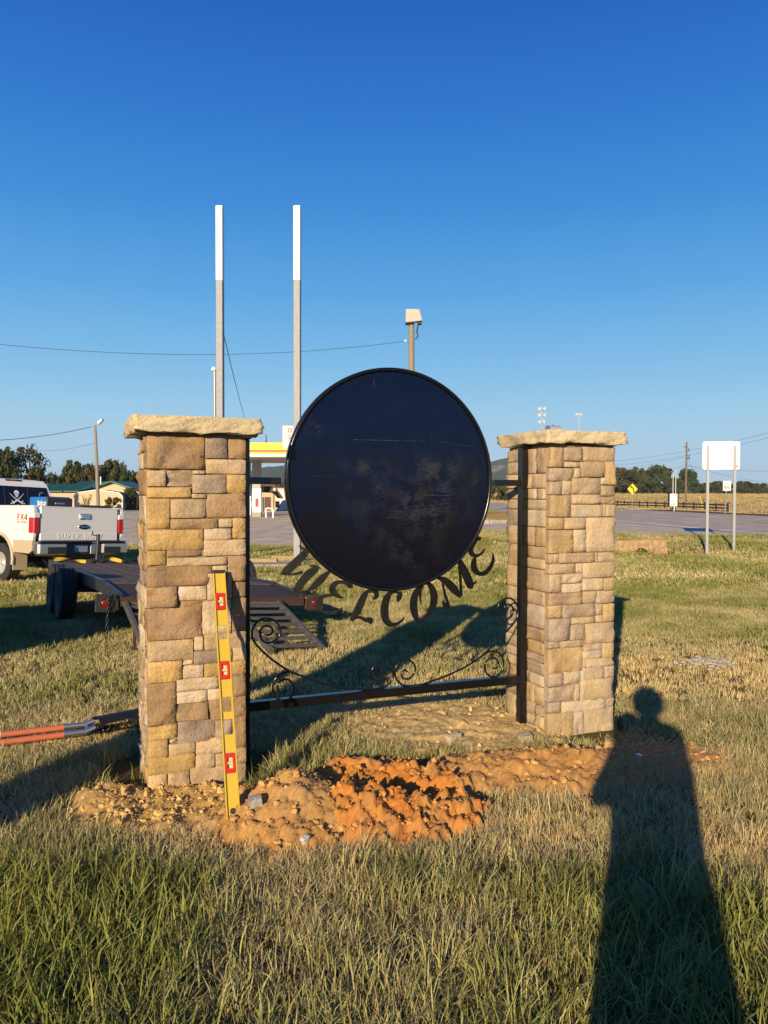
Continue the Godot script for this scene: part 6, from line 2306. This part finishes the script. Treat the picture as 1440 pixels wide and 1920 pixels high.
	p = thing("low_fence", "low grey fence before the white building", "fence", fa)
	for i in 5:
		st = mb()
		tube(st, [Vector3(i * 0.8, -0.1, 0), Vector3(i * 0.8, 1.0, 0)], 0.03, 0.03, 6)
		obj("post", st, M.galvanised, p)
	for y in [0.95, 0.5, 0.1]:
		st = mb()
		tube(st, [Vector3(0, y, 0), Vector3(3.2, y, 0)], 0.02, 0.02, 6)
		obj("rail", st, M.galvanised, p)

func left_buildings() -> void:
	var d := 100.0
	var b := thing("green_roofed_building", "long cream building with a green ribbed metal roof and a gable wing, behind the pickup", "building", V(-40.0, G(-40, d), d))
	var X := func(px: float, dd: float) -> float:
		return (px - 720) / FOC * dd + 40.0
	var Y := func(py: float, dd: float) -> float:
		return at(720, py, dd).y - b.position.y
	var e: float = Y.call(922, d)
	var st := mb()
	box(st, Vector3((X.call(60, d) + X.call(150, d)) / 2, e / 2 - 0.2, -5), Vector3(X.call(150, d) - X.call(60, d), e + 0.4, 10), 0.0)
	box(st, Vector3((X.call(150, d) + X.call(270, d)) / 2, e / 2 - 0.2, -7), Vector3(X.call(270, d) - X.call(150, d), e + 0.4, 8), 0.0)
	var wl := obj("wall", st, M.cream_wall, b)
	st = mb()
	for i in 16:
		box(st, Vector3(X.call(62, d) + i * 0.38, e / 2, 0.015), Vector3(0.04, e, 0.03), 0.0)
	obj("wall_rib", st, M.cream_wall, wl)
	# two sloping roofs with ribs
	for q in [[60.0, 122.0, 909.0, 4.0], [119.0, 195.0, 904.0, 5.5]]:
		st = mb()
		flat(st)
		var x0: float = X.call(q[0], d)
		var x1: float = X.call(q[1] if q[1] < 150 else 150.0, d)
		var x2: float = X.call(q[1], d)
		var ry: float = Y.call(q[2], d + q[3])
		quad(st, Vector3(x0, e, 0.5), Vector3(x1, e, 0.5), Vector3(x2, ry, -q[3]), Vector3(x0, ry, -q[3]))
		quad(st, Vector3(x0, e - 0.12, 0.5), Vector3(x1, e - 0.12, 0.5), Vector3(x1, e, 0.5), Vector3(x0, e, 0.5))
		quad(st, Vector3(x0, e, -2 * q[3] - 0.5), Vector3(x2, e, -2 * q[3] - 0.5), Vector3(x2, ry, -q[3]), Vector3(x0, ry, -q[3]))
		var n := int((x2 - x0) / 0.45)
		for i in n:
			var x := x0 + i * 0.45
			if x < x1:
				bar(st, Vector3(x, e + 0.03, 0.5), Vector3(x, ry + 0.03, -q[3]), 0.05, 0.06)
		obj("roof", st, M.green_roof, b)
	# gable wing
	st = mb()
	var gl: float = X.call(162, d - 3)
	var gr: float = X.call(262, d - 3)
	var ga: float = X.call(211, d - 3)
	var gy: float = Y.call(905.5, d - 3)
	var ge: float = Y.call(922, d - 3)
	prism(st, PackedVector2Array([Vector2(gl, -0.4), Vector2(gr, -0.4), Vector2(gr, ge), Vector2(ga, gy), Vector2(gl, ge)]), -4.0, 3.0)
	var gw := obj("gable_wall", st, M.cream_wall, b)
	st = mb()
	box(st, Vector3(ga, gy - 0.62, 3.01), Vector3(0.4, 0.4, 0.04), 0.0)
	obj("vent", st, M.grey_box, gw)
	st = mb()
	bar(st, Vector3(gl - 0.5, ge - 0.1, -0.3), Vector3(ga, gy + 0.10, -0.3), 8.0, 0.14, 0.0, Vector3.UP)
	bar(st, Vector3(gr + 0.5, ge - 0.1, -0.3), Vector3(ga + 0.03, gy + 0.10, -0.3), 8.0, 0.14, 0.0, Vector3.UP)
	obj("gable_roof", st, M.green_roof, b)
	st = mb()
	tube(st, [Vector3(X.call(189, d + 3), e + 0.6, -3), Vector3(X.call(189, d + 3), Y.call(895, d + 3), -3)], 0.1, 0.1, 8)
	obj("flue", st, M.white_metal, b)
	# the carport
	var cd := 92.0
	var c := thing("carport", "cream walled carport with a white rounded tube frame, behind the light pole", "carport", V((184.0 - 720) / FOC * cd, G(-34, cd), cd), 0.12)
	var cy := func(py: float) -> float:
		return at(184, py, cd).y - c.position.y
	var w := 44.0 / FOC * cd
	var arch := [Vector3(-w, cy.call(934), 0), Vector3(-w + 0.05, cy.call(929), 0), Vector3(-w + 0.45, cy.call(924), 0), Vector3(0.0, cy.call(918.5), 0), Vector3(w - 0.45, cy.call(924), 0), Vector3(w - 0.05, cy.call(929), 0), Vector3(w, cy.call(934), 0), Vector3(w, -0.2, 0)]
	st = mb()
	tube(st, arch, 0.07, 0.07, 8)
	obj("frame", st, M.white_paint, c)
	st = mb()
	prism(st, PackedVector2Array([Vector2(-w + 0.06, -0.3), Vector2(w - 0.06, -0.3), Vector2(w - 0.06, cy.call(930)), Vector2(w - 0.5, cy.call(924.6)), Vector2(0, cy.call(919.2)), Vector2(-w + 0.5, cy.call(924.6)), Vector2(-w + 0.06, cy.call(930))]), -6.0, -0.02)
	obj("wall", st, M.cream_wall, c)
	st = mb()
	bar(st, Vector3(-w + 0.3, cy.call(924.4), -3.2), Vector3(0, cy.call(918.6), -3.2), 6.2, 0.05)
	bar(st, Vector3(w - 0.3, cy.call(924.4), -3.2), Vector3(0, cy.call(918.6), -3.2), 6.2, 0.05)
	obj("roof", st, M.green_roof, c)

func yard() -> void:
	# headwall of the culvert under the driveway
	var c := V(6.95, 0.0, 21.0)
	var t := thing("culvert_headwall", "tan concrete culvert headwall with a round pipe mouth beside the driveway", "culvert", c, 0.06)
	var st := mb()
	var poly := PackedVector2Array([Vector2(-0.95, 0.24), Vector2(-0.95, -0.3), Vector2(-0.22, -0.3)])
	for i in 11:
		var a := PI - PI * i / 10
		poly.append(Vector2(0.05 + 0.2 * cos(a), -0.16 + 0.2 * sin(a)))
	for p in [Vector2(0.32, -0.3), Vector2(0.74, -0.3), Vector2(0.76, 0.27)]:
		poly.append(p)
	prism(st, poly, -0.15, 0.0)
	obj("wall", st, M.tan_concrete, t)
	st = mb()
	box(st, Vector3(0.5, -0.08, 0.2), Vector3(0.1, 0.3, 0.42), 0.03, Basis(Vector3.UP, 0.6))
	obj("apron_wing", st, M.tan_concrete, t)
	st = mb()
	round_(st)
	for i in 16:
		var a := TAU * i / 16
		var b := TAU * (i + 1) / 16
		quad(st, Vector3(0.05 + 0.2 * cos(a), -0.16 + 0.2 * sin(a), 0.01), Vector3(0.05 + 0.2 * cos(b), -0.16 + 0.2 * sin(b), 0.01), Vector3(0.05 + 0.2 * cos(b), -0.16 + 0.2 * sin(b), -1.5), Vector3(0.05 + 0.2 * cos(a), -0.16 + 0.2 * sin(a), -1.5))
	obj("pipe", st, M.concrete, t)
	# concrete pad and timbers near the sign poles
	st = mb()
	var f_ := foot(505, 20.2)
	box(st, Vector3(f_.x, f_.y + 0.03, f_.z), Vector3(1.5, 0.10, 0.7), 0.01, Basis(Vector3.UP, 0.1))
	tag(obj("concrete_pad", st, M.concrete), "pale concrete pad in the grass left of the round panel's letters", "pad")
	var g := [foot(490, 20.9), foot(540, 21.7)]
	for k in 2:
		st = mb()
		box(st, Vector3.ZERO, Vector3(0.92, 0.15, 0.14), 0.015)
		var o := obj("timber", st, M.timber, null, g[k] + Vector3(0, 0.09, 0))
		o.rotation.y = [-0.2, 0.06][k]
		tag(o, ["yellowish landscape timber lying behind the pale pad", "second timber lying beside the right sign pole's base"][k], "timber", "timbers by the sign poles")
	# mound of tan earth on the island before the highway
	BARE.append([0, -50, 1, 1])
	st = mb()
	round_(st)
	var N := 24
	for j in N:
		for i in N:
			var p := []
			for q in [[i, j], [i + 1, j], [i + 1, j + 1], [i, j + 1]]:
				var u: float = q[0] / float(N) * 2 - 1
				var v: float = q[1] / float(N) * 2 - 1
				var x := 5.9 + u * 1.9
				var f := 38.0 + v * 2.0
				var h := 0.42 * exp(-(u * u + v * v) * 2.2) - 0.05 + 0.05 * n_fine.get_noise_2d(x * 3, f * 3)
				p.append(V(x, G(x, f) + h, f))
			for k in [0, 1, 2, 0, 2, 3]:
				st.set_color(Color(0.42, 0.28, 0.11))
				st.add_vertex(p[k])
	tag(obj("earth_bank", st, M.dirt), "low bank of tan earth on the grass before the highway, seen past the right pillar", "bank")

func _ready() -> void:
	rng.seed = 7
	n_big.seed = 3
	n_big.frequency = 0.35
	n_big.fractal_octaves = 3
	n_mid.seed = 8
	n_mid.frequency = 1.3
	n_mid.fractal_octaves = 3
	n_fine.seed = 5
	n_fine.frequency = 1.0
	n_fine.fractal_octaves = 3
	n_cell.noise_type = FastNoiseLite.TYPE_CELLULAR
	n_cell.seed = 2
	n_cell.frequency = 1.0
	n_cell.fractal_octaves = 1
	light()
	materials()
	ground()
	hills()
	roads()
	trees()
	left_buildings()
	station()
	var cl := Vector3(-1.047, 0, -4.1837)
	var cr := Vector3(-1.047 + 2.3755 * cos(PHI), 0, -(4.1837 + 2.3755 * sin(PHI)))
	pillar("nearer stone pillar on the left, with the yellow level leaning on it", cl, STONES_L, 0.325, 1.807, 21, 0.0)
	pillar("farther stone pillar on the right, behind the full length black post", cr, STONES_R, 0.302, 1.815, 34, 0.4)
	sign_frame()
	dirt_all()
	level()
	trailer()
	truck()
	added_car()
	poles()
	road_signs()
	fences()
	yard()
	people()
	small_things()
	for c in [cl, cr]:
		BARE.append([c.x, -c.z, 0.5, 0.5])
	grass()
